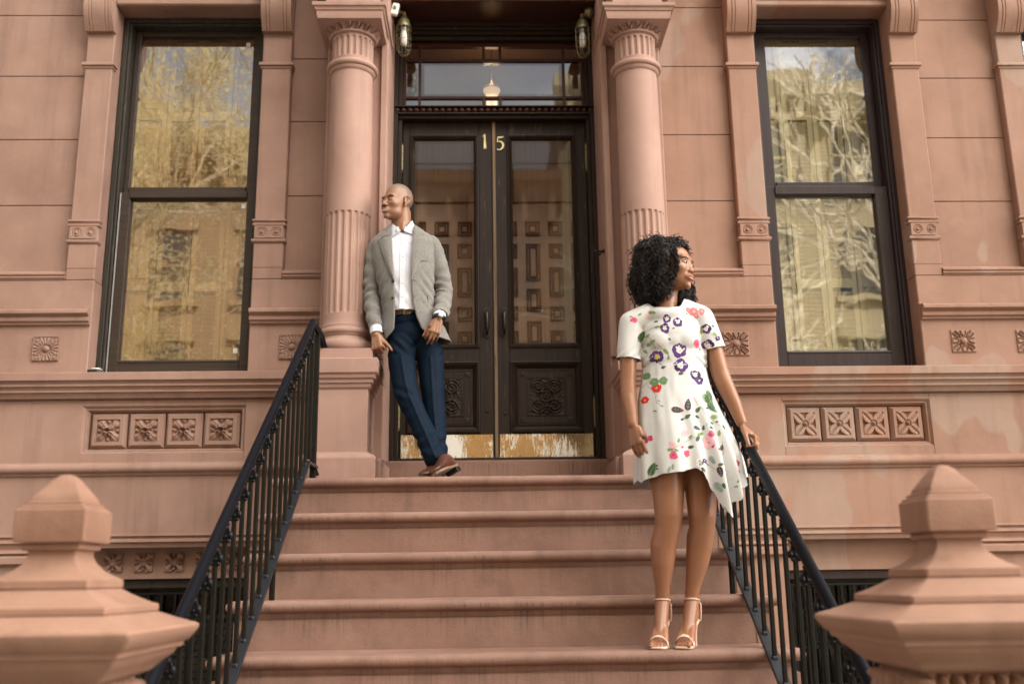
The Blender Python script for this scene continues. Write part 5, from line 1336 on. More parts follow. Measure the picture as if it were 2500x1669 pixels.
# --- dress
def build_dress():
    m = MB()
    ell(m, (.808, .180, 1.290), (.135, .094, .130)); ell(m, (.811, .182, 1.19), (.140, .092, .14)); ell(m, (.812, .182, 1.11), (.139, .098, .12))
    ell(m, (.756, .128, 1.258), (.060, .042, .058)); ell(m, (.858, .126, 1.262), (.060, .042, .058)); ell(m, (.807, .120, 1.262), (.060, .034, .050))
    chain(m, [(.640, .182, 1.352), (.72, .180, 1.385), (.79, .176, 1.395), (.87, .180, 1.402), (.940, .182, 1.377)], [.052, .055, .062, .055, .052])
    chain(m, [(.636, .182, 1.350), (.618, .176, 1.22), (.612, .172, 1.10)], [.054, .050, .050]); chain(m, [(.945, .182, 1.370), (.988, .175, 1.22), (1.016, .165, 1.10)], [.055, .054, .053])
    chain(m, [(.790, .185, 1.40), (.79, .18, 1.50)], [.068, .066]); ell(m, (.789, .165, 1.375), (.10, .075, .055))
    me = voxel(m, .0045, 14, .6)
    def fold(p):
        x, y, z = p; a = 0
        a += .9*mnoise.noise(Vector((x*10, y*10, z*26)))*sst(1.26, 1.12, z)+.5*mnoise.noise(Vector((x*16, y*16, z*8+5)))
        a += .8*sin((z+abs(x-.81)*.8)*160)*G(z-1.175, .04)*sst(.05, .14, abs(x-.81))
        return a
    cloth_disp(me, .0042, fold)
    bm = bmesh.new(); bm.from_mesh(me)
    def cut(co, no, test):
        geom = [f for f in bm.faces if test(f.calc_center_median())]; gs = set(geom)
        for f in geom: gs.update(f.edges); gs.update(f.verts)
        bmesh.ops.bisect_plane(bm, geom=list(gs), plane_co=co, plane_no=no, clear_outer=True)
    cut((0, 0, 1.138), (0, 0, -1), lambda c: abs(c.x-.812) < .145 and c.z < 1.2 and abs(c.x-.812) < .139+.0)
    cut((.615, .17, 1.187), (-.12, -.03, -1), lambda c: c.x < .668 and c.z < 1.26)
    cut((1.002, .17, 1.230), (.25, -.03, -1), lambda c: c.x > .952 and c.z < 1.33)
    def inneck(c): return ((c.x-.788)/.084)**2+((c.y-.178)/.078)**2 < 1 and c.z > 1.33
    bmesh.ops.delete(bm, geom=[q for q in bm.faces if inneck(q.calc_center_median()) or q.calc_center_median().z > 1.455], context='FACES')
    # stray pieces left under the sleeves
    dead = [v for v in bm.verts if (v.co.z < 1.137)]
    bmesh.ops.delete(bm, geom=dead, context='VERTS')
    bm.to_mesh(me); bm.free()
    V = [tuple(v.co) for v in me.vertices]; Fc = [tuple(p.vertices) for p in me.polygons]
    tr_ = BVHTree.FromPolygons([Vector(v) for v in V], Fc); loop = []
    for q in range(73):
        a = 2*pi*q/72; hx = None
        for g_ in (1.03, 1.06, 1.10, 1.15):
            h_ = tr_.ray_cast(Vector((.788+.084*g_*cos(a), .178+.078*g_*sin(a), 1.6)), Vector((0, 0, -1)), .5)
            if h_[0] is not None: hx = h_[0]; break
        if hx is not None: loop.append(Vector((.788+.0845*cos(a), .178+.0785*sin(a), hx.z)))
    lz = [sum(loop[(i+d) % len(loop)].z for d in (-2, -1, 0, 1, 2))/5 for i in range(len(loop))]
    nb_ = MB(); nb_.tube([Vector((p.x, p.y, z)) for p, z in zip(loop, lz)], .0032, 8)
    k_ = len(V); V += nb_.v; Fc += [tuple(i+k_ for i in f) for f in nb_.f]
    # skirt
    nA = 300; nS = 60
    key = [(-180, .668, 0), (-158, .655, 0), (-140, .672, 0), (-125, .683, 0), (-106, .688, 0), (-97, .698, 0), (-91, .703, 0), (-85, .690, 0), (-79, .655, 0), (-74, .610, 0), (-69, .545, 0), (-65, .500, 0), (-61, .518, 0), (-54, .556, 0), (-48, .570, 0), (-42, .610, 0), (-34, .625, 0), (-25, .645, 0), (-13, .672, 0), (0, .680, 0), (30, .640, 0), (90, .640, 0), (140, .645, 0), (165, .650, 0), (180, .668, 0)]
    def hem(a):
        for k in range(len(key)-1):
            if key[k][0] <= a <= key[k+1][0]:
                f = (a-key[k][0])/(key[k+1][0]-key[k][0]); f = f*f*(3-2*f); return key[k][1]+(key[k+1][1]-key[k][1])*f
        return .65
    def prof(z):   # cx, a, b
        T_ = [(1.146, .812, .138, .098), (1.10, .813, .143, .104), (1.04, .815, .158, .113), (.97, .822, .176, .125), (.90, .832, .194, .140), (.83, .843, .208, .155), (.76, .850, .220, .168), (.68, .853, .226, .178), (.58, .857, .228, .184), (.48, .860, .230, .186)]
        for k in range(len(T_)-1):
            z1, *p = T_[k]; z0, *q = T_[k+1]
            if z >= z0: f = (z1-z)/(z1-z0); return [u+(v-u)*f for u, v in zip(p, q)]
        return T_[-1][1:]
    k0 = len(V); 
    for i in range(nS+1):
        for j in range(nA):
            a = -180+360*j/nA; h = hem(a); z = 1.146+(h-1.146)*i/nS; cx, A_, B_ = prof(z); ar = radians(a)
            dn = (1.10-z)/.5; dn = max(0, dn)
            fr = .35+.65*sst(-75, -45, a)*sst(60, 0, a)+.45*sst(-135, -165, a)
            w = .021*dn**1.25*fr*(sin(ar*9+.8)+.45*sin(ar*17+1.7)+.3*sin(ar*5))
            w += .030*dn**1.5*G(a+65, 5.5)-.028*dn**1.4*G(a+76, 6)-.030*dn**1.4*G(a+55, 4)+.022*dn**1.4*G(a+47, 4)-.028*dn**1.3*G(a+37, 4)+.022*dn**1.4*G(a+28, 5)-.018*dn**1.4*G(a+18, 4)+.014*dn*G(a+6, 6)
            w += .0025*mnoise.noise(Vector((cos(ar)*6, sin(ar)*6, z*9)))
            fl = 1+0.0
            x = cx+(A_+w)*cos(ar); y = .182+(B_+w)*sin(ar)
            if -120 < a < -60: y += .010*G(x-.83, .05)*dn
            V.append((x, y, z))
    for i in range(nS):
        for j in range(nA):
            a_ = k0+i*nA+j; b_ = k0+i*nA+(j+1) % nA; Fc.append((a_, a_+nA, b_+nA, b_))
    me2 = bpy.data.meshes.new('dress'); me2.from_pydata(V, [], Fc); me2.update()
    return me2
dme = build_dress()
dc = Decal(dme)
PRM = ['dress']; PI_ = {}
def pm(k):
    if k not in PI_: PI_[k] = len(PRM); PRM.append('pr_'+k)
    return PI_[k]
dv = [tuple(v.co) for v in dme.vertices]; df = [tuple(p.vertices) for p in dme.polygons]; dmat = [0]*len(df)
def pp(k, pts, off=.0007):
    off = min(off, .0003+off*.5); mb = MB(); dc.poly(mb, pts, off)
    if mb.v:
        b = len(dv); dv.extend(mb.v); df.extend([tuple(i+b for i in f) for f in mb.f]); dmat.extend([pm(k)]*len(mb.f))
rnd = random.Random(5)
def petalfl(x, z, r, n, kp, kc, rot=0, wob=.2, core=.3):
    for q in range(n):
        a = rot+360*q/n+rnd.uniform(-8, 8); rr = r*rnd.uniform(1-wob, 1+wob)*.56
        cx, cz = x+rr*cos(radians(a))*.92, z+rr*sin(radians(a))*.92; pp(kp if q % 2 or kp != 'V' else rnd.choice(('V', 'Vd', 'V')), [(px+rnd.uniform(-.07, .07)*r, pz+rnd.uniform(-.07, .07)*r) for px, pz in ellpts(cx, cz, rr*.85, rr*.95, a, 10)], .0004+q*.00005)
    pp(kc, [(px+rnd.uniform(-.1, .1)*r, pz+rnd.uniform(-.1, .1)*r) for px, pz in ellpts(x, z, r*core, r*core, 0, 9)], .0008)
def leaf(x, z, r, rot, k, edge=None):
    pts = []
    for q in range(12):
        t = q/12*2*pi; u = cos(t); w_ = sin(t)*.50*(1-.30*u)*(1-.35*max(0, u)**2); pts.append((u, w_))
    ca, sa = cos(radians(rot)), sin(radians(rot)); T2 = lambda f: [(x+r*.62*f*(u*ca-v*sa), z+r*.62*f*(u*sa+v*ca)) for u, v in pts]
    if edge and r > .012: pp(edge, T2(1.10), .0006)
    pp(k, T2(1.0), .0008)
    if r > .010:
        pp('Ll' if k in ('L', 'g') else ('g' if k == 'D' else 'g'), [(x+r*(u*ca-v*sa), z+r*(u*sa+v*ca)) for u, v in ((-.55, -.025), (.5, -.02), (.5, .02), (-.55, .025))], .0011)
        for q in (-.3, 0, .3):
            for sd in (-1, 1): pp('w' if k == 'D' else ('D' if k == 'L' else 'g'), [(x+r*(u*ca-v*sa), z+r*(u*sa+v*ca)) for u, v in ((q, 0), (q+.16, sd*.20), (q+.13, sd*.21), (q-.02, sd*.02))], .0011)
PRINT =  [('V', 0.777, 1.346, 0.0188, 0), ('V', 0.823, 1.331, 0.0215, 0), ('V', 0.765, 1.303, 0.0202, 0), ('V', 0.949, 1.309, 0.0224, 0), ('V', 0.956, 1.235, 0.0269, 0), ('V', 0.825, 1.207, 0.0336, 0), ('Y', 0.731, 1.184, 0.0305, 0), ('V', 0.823, 1.139, 0.0323, 0), ('V', 0.884, 1.101, 0.0233, 0), ('v', 0.901, 1.077, 0.0202, 0), ('P', 0.64, 1.352, 0.0135, 0), ('P', 0.902, 1.238, 0.0152, 0), ('p', 0.913, 1.288, 0.0099, 0), ('p', 0.698, 1.366, 0.0117, 0), ('c', 0.902, 1.386, 0.0179, 0), ('c', 0.937, 1.386, 0.0135, 0), ('c', 0.911, 1.37, 0.0117, 0), ('c', 0.879, 1.394, 0.0099, 0), ('L', 0.673, 1.282, 0.0359, 62.0), ('l', 0.719, 1.38, 0.0215, -20.0), ('l', 0.93, 1.302, 0.0215, 75.0), ('l', 0.63, 1.367, 0.0108, 0.0), ('l', 0.735, 1.313, 0.0161, 10.0), ('l', 0.696, 1.28, 0.0144, 40.0), ('l', 0.708, 1.246, 0.0233, 30.0), ('l', 0.767, 1.203, 0.0233, -50.0), ('l', 0.688, 1.213, 0.0161, -60.0), ('l', 0.775, 1.177, 0.0152, 70.0), ('D', 0.783, 1.255, 0.0099, -50.0), ('D', 0.752, 1.135, 0.0144, 20.0), ('D', 0.822, 1.104, 0.0161, 5.0), ('D', 0.982, 1.321, 0.0108, -40.0), ('v', 0.998, 1.268, 0.0117, 0), ('l', 0.989, 1.282, 0.0206, -40.0), ('D', 1.012, 1.215, 0.0099, -60.0), ('l', 0.918, 1.221, 0.0126, 80.0), ('D', 0.869, 1.374, 0.0081, -50.0), ('D', 0.802, 1.303, 0.0081, 30.0), ('l', 0.668, 1.376, 0.0135, 30.0), ('D', 0.734, 1.338, 0.0117, 5.0), ('g', 0.663, 1.115, 0.0144, 0), ('g', 0.686, 1.106, 0.0135, 0), ('g', 0.712, 1.074, 0.0152, 0), ('g', 0.747, 1.076, 0.0152, 0), ('R', 0.663, 1.087, 0.0108, 0), ('R', 0.717, 1.046, 0.0206, 0), ('R', 0.672, 0.999, 0.0161, 0), ('D', 0.795, 0.947, 0.0341, -8.0), ('D', 0.84, 0.969, 0.035, 80.0), ('L', 0.835, 0.919, 0.0197, 35.0), ('D', 0.813, 0.907, 0.0126, 20.0), ('L', 0.881, 0.948, 0.0206, 45.0), ('L', 0.875, 0.917, 0.0135, -40.0), ('L', 0.943, 1.015, 0.0323, -62.0), ('L', 0.933, 0.994, 0.0413, -40.0), ('L', 0.949, 0.959, 0.0386, -48.0), ('L', 0.924, 0.957, 0.0108, 0.0), ('l', 0.956, 0.92, 0.0278, 5.0), ('L', 0.936, 0.893, 0.0135, -10.0), ('D', 0.961, 0.899, 0.0099, 0.0), ('L', 0.991, 0.874, 0.0206, -68.0), ('D', 0.869, 0.868, 0.0215, -25.0), ('L', 0.896, 0.87, 0.0135, 80.0), ('D', 0.929, 0.868, 0.0135, -45.0), ('l', 0.965, 0.851, 0.0179, 85.0), ('l', 0.88, 0.843, 0.0215, 20.0), ('l', 0.839, 0.832, 0.0144, 40.0), ('l', 0.788, 0.817, 0.0135, 75.0), ('L', 0.837, 0.789, 0.017, 10.0), ('L', 0.868, 0.825, 0.0197, 60.0), ('L', 0.972, 0.79, 0.0161, 80.0), ('L', 0.681, 0.705, 0.0386, 66.0), ('D', 0.669, 0.681, 0.0197, 60.0), ('D', 0.697, 0.718, 0.0099, 20.0), ('D', 0.698, 0.705, 0.009, -20.0), ('D', 0.666, 0.672, 0.0215, 50.0), ('w', 0.741, 0.698, 0.0188, 70.0), ('w', 0.756, 0.709, 0.0179, 80.0), ('D', 0.764, 0.684, 0.0144, 40.0), ('D', 0.723, 0.685, 0.0117, -40.0), ('w', 0.919, 0.734, 0.0269, -62.0), ('D', 0.976, 0.693, 0.0377, -38.0), ('L', 0.95, 0.714, 0.0161, 10.0), ('D', 0.944, 0.684, 0.0287, -80.0), ('w', 0.935, 0.622, 0.0341, -62.0), ('D', 0.953, 0.626, 0.017, -75.0), ('D', 0.879, 0.694, 0.017, -50.0), ('D', 0.662, 1.036, 0.0108, 30.0), ('D', 0.641, 0.866, 0.009, 0.0), ('l', 1.022, 0.648, 0.0099, 60.0), ('w', 1.014, 0.628, 0.0126, 10.0), ('l', 0.813, 0.695, 0.0206, 15.0), ('w', 0.637, 0.891, 0.0152, 60.0), ('l', 0.706, 0.947, 0.0099, -10.0), ('l', 0.734, 0.966, 0.009, -20.0), ('l', 0.724, 0.989, 0.0072, -30.0), ('l', 0.752, 0.779, 0.0179, 0.0), ('l', 0.775, 0.776, 0.0135, -30.0), ('P', 0.762, 0.756, 0.0152, 0), ('p', 0.816, 0.85, 0.0144, 0), ('P', 0.817, 0.763, 0.0117, 0), ('p', 0.76, 0.797, 0.0126, 0), ('m', 0.678, 0.838, 0.0126, 0), ('m', 0.659, 0.82, 0.0108, 0), ('m', 0.656, 0.85, 0.009, 0), ('P', 0.923, 0.84, 0.0135, 0), ('p', 0.912, 0.806, 0.0224, 0), ('m', 0.923, 0.792, 0.0099, 0), ('m', 0.953, 0.779, 0.0063, 0), ('m', 0.8, 0.789, 0.0049, 0), ('m', 1.034, 0.728, 0.0108, 0), ('m', 1.039, 0.692, 0.0081, 0), ('m', 0.602, 0.702, 0.0072, 0), ('p', 0.904, 0.82, 0.0152, 0), ('B', 0.871, 0.723, 0.0188, 0), ('v', 0.888, 0.732, 0.0099, 0)]
STEMS =  [[(0.826, 0.937), (0.863, 0.935)], [(0.892, 0.962), (0.945, 0.902), (0.974, 0.879)], [(0.755, 0.779), (0.829, 0.818), (0.88, 0.843)], [(0.896, 0.957), (0.92, 0.897), (0.905, 0.875)], [(0.892, 0.725), (0.909, 0.712), (0.928, 0.694)], [(0.974, 0.815), (0.979, 0.778), (0.959, 0.72)], [(0.941, 0.711), (0.947, 0.662)], [(0.686, 1.061), (0.716, 1.014), (0.711, 1.0)], [(0.688, 0.719), (0.664, 0.679)], [(0.867, 1.004), (0.883, 0.967)], [(0.654, 0.859), (0.676, 0.84)], [(0.711, 1.01), (0.714, 0.982), (0.736, 0.963)], [(0.696, 1.28), (0.726, 1.218)], [(0.709, 1.256), (0.767, 1.203), (0.783, 1.165)], [(0.728, 1.175), (0.754, 1.133)], [(0.967, 1.292), (1.009, 1.225)], [(0.649, 1.256), (0.697, 1.303), (0.735, 1.318)], [(0.706, 1.095), (0.658, 1.049)]]
for t_, x, z, r, a in PRINT:
    r *= 1.16 if t_ in 'LDlwg' else 1.04
    if t_ in 'VYv':
        petalfl(x, z, r, 5, 'V', 'Yc' if t_ == 'Y' else 'W', 90+rnd.uniform(-20, 20), .15, .42 if t_ != 'v' else .2)
        for q in range(7): an = rnd.uniform(0, 360); pp('Vd', ellpts(x+r*.42*cos(radians(an)), z+r*.42*sin(radians(an)), r*.16, r*.05, an, 6), .0017)
        if t_ != 'v': pp('Yc', ellpts(x, z-r*.05, r*.14, r*.12, 0, 7), .0019)
        if t_ == 'V': 
            for q in range(3): an = 90+rnd.uniform(-70, 70); pp('W', ellpts(x+r*.5*cos(radians(an)), z+r*.5*sin(radians(an)), r*.2, r*.12, an, 7), .0016)
    elif t_ == 'B': petalfl(x, z, r, 5, 'W', 'Vd', 0, .2, .3); petalfl(x, z, r*.7, 5, 'D', 'W', 36, .2, .3)
    elif t_ == 'P': petalfl(x, z, r, 8, 'P', 'm', 0, .3, .35)
    elif t_ == 'p': petalfl(x, z, r, 6, 'p', 'P', 0, .3, .16)
    elif t_ == 'c': petalfl(x, z, r, 7, 'c', 'p', 0, .4, .3)
    elif t_ == 'm': petalfl(x, z, r, 4, 'm', 'm', 20, .4, .25)
    elif t_ == 'R': petalfl(x, z, r, 5, 'R', 'Yc', 18, .12, .22)
    elif t_ == 'g': petalfl(x, z, r, 6, 'g', 'Ll', 0, .08, .3)
    elif t_ == 'L': leaf(x, z, r, a, 'L', 'Ll')
    elif t_ == 'D': leaf(x, z, r, a, 'D', 'm' if r > .028 else None)
    elif t_ == 'l': leaf(x, z, r, a, 'Ll')
    elif t_ == 'w': leaf(x, z, r, a, 'w')
for st_ in STEMS:
    for (x0, z0), (x1, z1) in zip(st_[:-1], st_[1:]):
        n_ = max(1, int(hypot(x1-x0, z1-z0)/.012)); d_ = hypot(x1-x0, z1-z0); nx, nz = -(z1-z0)/d_*.0009, (x1-x0)/d_*.0009
        for q in range(n_):
            a_, b_ = q/n_, (q+1)/n_; A_ = (x0+(x1-x0)*a_, z0+(z1-z0)*a_); B_ = (x0+(x1-x0)*b_, z0+(z1-z0)*b_)
            pp('st', [(A_[0]-nx, A_[1]-nz), (B_[0]-nx, B_[1]-nz), (B_[0]+nx, B_[1]+nz), (A_[0]+nx, A_[1]+nz)], .0006)
bpy.data.meshes.remove(dme)
dme = bpy.data.meshes.new('dress'); dme.from_pydata(dv, [], df); dme.update()
for p_, k_ in zip(dme.polygons, dmat): p_.material_index = k_
dress = link_mesh(dme, 'dress', None, WO, PRM)
# --- sandals
for (ax, ay, bx, by) in ((.717, .185, .676, .075), (.838, .190, .778, .068)):
    f = Vector((bx-ax, by-ay, 0)).normalized(); g = Vector((f.y, -f.x, 0)); Bl = Vector((bx, by, 0)); m = MB()
    hl = Vector((ax, ay, 0))-f*.030
    def outl(c, w, z, t): return [c-g*w+Vector((0, 0, z)), c+g*w+Vector((0, 0, z)), c+g*w+Vector((0, 0, z+t)), c-g*w+Vector((0, 0, z+t))]
    m.rings([outl(Bl+f*.050, .018, .002, .009), outl(Bl+f*.040, .030, .001, .010), outl(Bl+f*.012, .038, .001, .011), outl(Bl-f*.012, .036, .003, .013), outl(Bl-f*.040, .027, .026, .008), outl(Bl-f*.075, .022, .062, .007), outl(hl+f*.02, .024, .094, .007), outl(hl-f*.008, .022, .100, .007)])
    sh = m.build('sandal', 'nude', WO, bevel=.003, smooth=50)
    m = MB(); m.lathe((0, 0, 0), [(.0065, 0), (.0065, .01), (.007, .05), (.012, .085), (.019, .10)], 14)
    for q in range(len(m.v)): v = Vector(m.v[q]); m.v[q] = tuple(hl+f*(.004+.002*(v.z < .02))+v)
    m.build('heel', 'nude', sh, smooth=40)
    m = MB(); pts = []
    for q in range(13):
        a = pi*q/12; pts.append(Bl+f*.006+g*(.039*cos(a))+Vector((0, 0, .008+.042*sin(a)**.7)))
    m.rings([[p+f*.010+Vector((0, 0, -.004)), p+f*.009+Vector((0, 0, -.001)), p-f*.009+Vector((0, 0, .006)), p-f*.010+Vector((0, 0, .002))] for p in pts])
    m.build('toe_strap', 'nude', sh, smooth=40)
    m = MB(); m.tube([Vector((ax, ay-.002, .184))+f*(.034*cos(2*pi*q/20))+g*(.031*sin(2*pi*q/20))+Vector((0, 0, .004*cos(2*pi*q/20))) for q in range(21)], .0033, 6); m.build('ankle_strap', 'nude', sh, smooth=40)
    m = MB()
    for sd in (-1, 1): m.tube([hl+g*sd*.024+Vector((0, 0, .10)), hl+g*sd*.029+f*.006+Vector((0, 0, .13)), hl+g*sd*.028-f*.001+Vector((0, 0, .165)), Vector((ax, ay, .190))-f*.030+g*sd*.012], .0038, 6)
    m.tube([hl+g*.025+Vector((0, 0, .105)), hl-f*.010+Vector((0, 0, .14)), hl-f*.008+Vector((0, 0, .185))], .008, 8); m.build('heel_counter', 'nude', sh, smooth=40)
# --- hair: dark core plus many spiral curls
def build_hair():
    rnd = random.Random(42); Mi = hm
    S_ = lambda x, y, z: tuple(hm @ Vector((x, y, z)))
    C = [(S_(-.066, .005, .035), (.036, .036, .065)), (S_(-.064, .012, -.045), (.036, .036, .060)), ((.775, .20, 1.655), (.108, .095, .093)), ((.730, .21, 1.575), (.078, .085, .100)), ((.742, .20, 1.500), (.070, .075, .065)), ((.838, .215, 1.685), (.062, .08, .065)), ((.800, .245, 1.52), (.12, .055, .10)), ((.898, .235, 1.495), (.024, .026, .040))]
    m = MB()
    for c, r in C: ell(m, c, r)
    me = voxel(m, .008, 3, .5); cloth_disp(me, .010, lambda p: mnoise.noise(p*28)+.6*mnoise.noise(p*60))
    bm = bmesh.new(); bm.from_mesh(me)
    # keep the face clear
    inv = Mi.inverted()
    def face(p): q = inv @ p; return q.y < -.030 and q.z < .076 and q.x > -.046-.012*sst(.02, -.05, q.z)
    core = link_mesh(me, 'hair', 'hair', wb); bm.free()
    sb = BVHTree.FromPolygons([v.co.copy() for v in me.vertices], [tuple(p.vertices) for p in me.polygons])
    m = MB(); n = 0; vs = me.vertices; tot = len(vs)
    while n < 2600:
        v = vs[rnd.randrange(tot)]; p = v.co.copy(); nn = v.normal.copy()
        if p.y > .27 and rnd.random() < .7: continue
        if face(p): continue
        ln = rnd.uniform(.035, .085) if p.z > 1.5 else rnd.uniform(.03, .06)
        d = (nn*rnd.uniform(.15, .7)+Vector((rnd.uniform(-.5, .5), rnd.uniform(-.4, .4), rnd.uniform(-1.1, .0 if p.z > 1.72 else -.5)))).normalized()
        if p.z > 1.68:
            d = (nn*.22+Vector((rnd.uniform(-.9, .45), rnd.uniform(-.8, .1), rnd.uniform(-.5, .1)))).normalized(); ln = rnd.uniform(.03, .055)
        e1 = d.orthogonal().normalized(); e2 = d.cross(e1); R = rnd.uniform(.0035, .0105); tw = rnd.uniform(150, 300)*rnd.choice((-1, 1)); ph = rnd.uniform(0, 6.28)
        pts = []; q = p-nn*.008; dd = d.copy(); steps = int(ln/.0032)
        bad = False
        for k in range(steps):
            dd = (dd+Vector((rnd.uniform(-.06, .06), rnd.uniform(-.06, .06), -.045))).normalized(); q = q+dd*.0035
            t = k*.0035*tw+ph; pt = q+(e1*cos(t)+e2*sin(t))*R*min(1, k/4+.3)-nn*.003
            if face(pt) and (inv @ pt).y < -.045: bad = True; break
            pts.append(pt)
        if bad or len(pts) < 5: continue
        r0 = rnd.uniform(.0010, .0027); m.tube(pts, [r0*(1-.5*k/len(pts)) for k in range(len(pts))], 4); n += 1
    # curls that hang beside the far cheek
    for k in range(46):
        x0 = rnd.uniform(.885, .925); q = Vector((x0, rnd.uniform(.21, .25), rnd.uniform(1.50, 1.56))); pts = []; R = rnd.uniform(.006, .011); ph = rnd.uniform(0, 6)
        L_ = rnd.uniform(.05, .105)
        for t in range(int(L_/.0035)):
            q = q+Vector((rnd.uniform(-.0006, .0014), 0, -.0035)); pts.append(q+Vector((cos(t*.5+ph)*R, sin(t*.5+ph)*R, 0)))
        if len(pts) > 4: m.tube(pts, .002, 4)
    # thin fly-away hairs
    for k in range(110):
        v = vs[rnd.randrange(tot)]; p = v.co.copy(); nn = v.normal.copy()
        if face(p) or p.y > .26: continue
        q = p.copy(); d = (nn+Vector((rnd.uniform(-.6, .6), rnd.uniform(-.3, .3), rnd.uniform(-.3, .6)))).normalized(); pts = []; cu = Vector((rnd.uniform(-.25, .25), rnd.uniform(-.2, .2), rnd.uniform(-.25, .2)))
        for t in range(12):
            d = (d+cu*1.8).normalized(); q = q+d*.0032; pts.append(q.copy())
        if any(face(x) for x in pts): continue
        m.tube(pts, .0005, 3)
    m.build('curls', 'hair', core, smooth=60)
    # hairline curls framing the near temple
    m = MB()
    for k in range(110):
        a = rnd.uniform(0, 1); q = hm @ Vector((-.064+rnd.uniform(-.006, .006), -.030-.022*sin(pi*a)+rnd.uniform(-.010, .006), .085-.150*a)); pts = []; R = rnd.uniform(.003, .006); ph = rnd.uniform(0, 6)
        for t in range(rnd.randint(8, 15)):
            q = q+Vector((rnd.uniform(-.001, .0012), -.0006, -.0034)); pts.append(q+Vector((cos(t*.7+ph)*R, sin(t*.7+ph)*R, 0)))
        m.tube(pts, .0017, 4)
    for k in range(60):
        a = rnd.uniform(-1, 1); q = hm @ Vector((.058*a, -.072+.028*abs(a)+rnd.uniform(-.006, .004), .084-.006*abs(a)+rnd.uniform(-.004, .01))); pts = []; R = rnd.uniform(.003, .006); ph = rnd.uniform(0, 6)
        for t in range(rnd.randint(8, 14)):
            q = q+Vector((-.0012, .0025, .0016)); pts.append(q+Vector((cos(t*.7+ph)*R, sin(t*.5)*R*.5, sin(t*.7+ph)*R)))
        m.tube(pts, .0020, 4)
    m.build('hairline_curls', 'hair', core, smooth=60)
build_hair()
# ------------------------------------------------------------------ the man
MA = thing('person', 'man with a shaved head in a grey tweed jacket and navy trousers', 'person', (-.40, 1.55, .8))
hs_ = 1.0
hx_ = Matrix.Translation((-.532, 1.712, 2.500)) @ rotm(radians(-42), radians(-1), radians(1))
def build_man():
    m = head_mb('man', hx_, hs_)
    chain(m, [(-.510, 1.745, 2.455), (-.503, 1.745, 2.39), (-.495, 1.745, 2.32), (-.49, 1.745, 2.26)], [.062, .0595, .058, .060])
    capsule(m, (-.487, 1.712, 2.43), (-.490, 1.690, 2.33), .016, .014)
    ell(m, (-.49, 1.765, 2.14), (.14, .075, .15)); ell(m, (-.475, 1.76, 1.92), (.12, .07, .18)); ell(m, (-.43, 1.745, 1.70), (.115, .07, .12))
    chain(m, [(-.655, 1.76, 2.215), (-.665, 1.765, 2.08), (-.672, 1.76, 1.94), (-.655, 1.71, 1.80), (-.637, 1.668, 1.695), (-.634, 1.655, 1.668)], [.05, .042, .038, .033, .0255, .026])
    chain(m, [(-.33, 1.76, 2.24), (-.28, 1.77, 2.08), (-.250, 1.77, 1.95), (-.262, 1.68, 1.84), (-.268, 1.605, 1.765), (-.270, 1.596, 1.748)], [.05, .042, .038, .033, .026, .026])
    chain(m, [(-.485, 1.725, 1.65), (-.472, 1.665, 1.40), (-.450, 1.635, 1.31), (-.335, 1.555, 1.06), (-.290, 1.520, .955)], [.06, .045, .042, .034, .03]); chain(m, [(-.355, 1.745, 1.65), (-.312, 1.720, 1.39), (-.300, 1.700, 1.27), (-.286, 1.670, 1.12), (-.278, 1.640, .99)], [.06, .045, .042, .034, .03])
    nl = []
    hand(m, (-.633, 1.650, 1.672), (.16, -.22, -1), (-.35, -1, .10), -1, 1.0, (1.75, 1.7, 1.65, 1.6), .02, (1.05, -.15), nl)
    hand(m, (-.272, 1.590, 1.748), (-.28, -.16, -1), (.25, -1, .06), 1, .98, (.70, .62, .60, .62), .03, (1.25, .1), nl)
    me = voxel(m, .0028, 3, .5); return link_mesh(me, 'body', 'skin_m', MA), me, nl
mb_o, mme, mn_ = build_man()
dcm = Decal(mme, hx_, hs_); face_marks(dcm, mb_o, 'man', -1.0)
for c, d, up, r in mn_: m = MB(); ell(m, c+up*r*.95, (r*.7, r*.7, r*.25), None, 8, 5); m.build('fingernail', 'nail_n', mb_o, smooth=60)
# cropped hair: a soft-edged stubble mask on the skin
iv = hx_.inverted(); at_ = mme.attributes.new('scalp', 'FLOAT', 'POINT')
for v in mme.vertices:
    q = (iv @ v.co)/hs_; f_ = 0
    if q.z > -.075 and abs(q.x) < .082:
        hl_ = .070 if q.y < -.03 else (.070+(q.y+.03)*(-.9) if q.y < .01 else .032-(q.y-.01)*1.35)
        f_ = sst(hl_-.006, hl_+.014, q.z+.004*mnoise.noise(q*60))*(1 if abs(q.x) < .0765 or q.z > .045 else 0)
    if kb_ := (q.z < -.045 and q.y < -.02): f_ = max(f_, .22*sst(-.045, -.075, q.z)*sst(-.13, -.11, q.z))
    at_.data[v.index].value = f_

def lerpT(T_, z):
    if z >= T_[0][0]: return T_[0][1:]
    for k in range(len(T_)-1):
        if z >= T_[k+1][0]:
            f = (T_[k][0]-z)/(T_[k][0]-T_[k+1][0]); f = f*f*(3-2*f)*.5+f*.5; return [u+(v-u)*f for u, v in zip(T_[k][1:], T_[k+1][1:])]
    return T_[-1][1:]
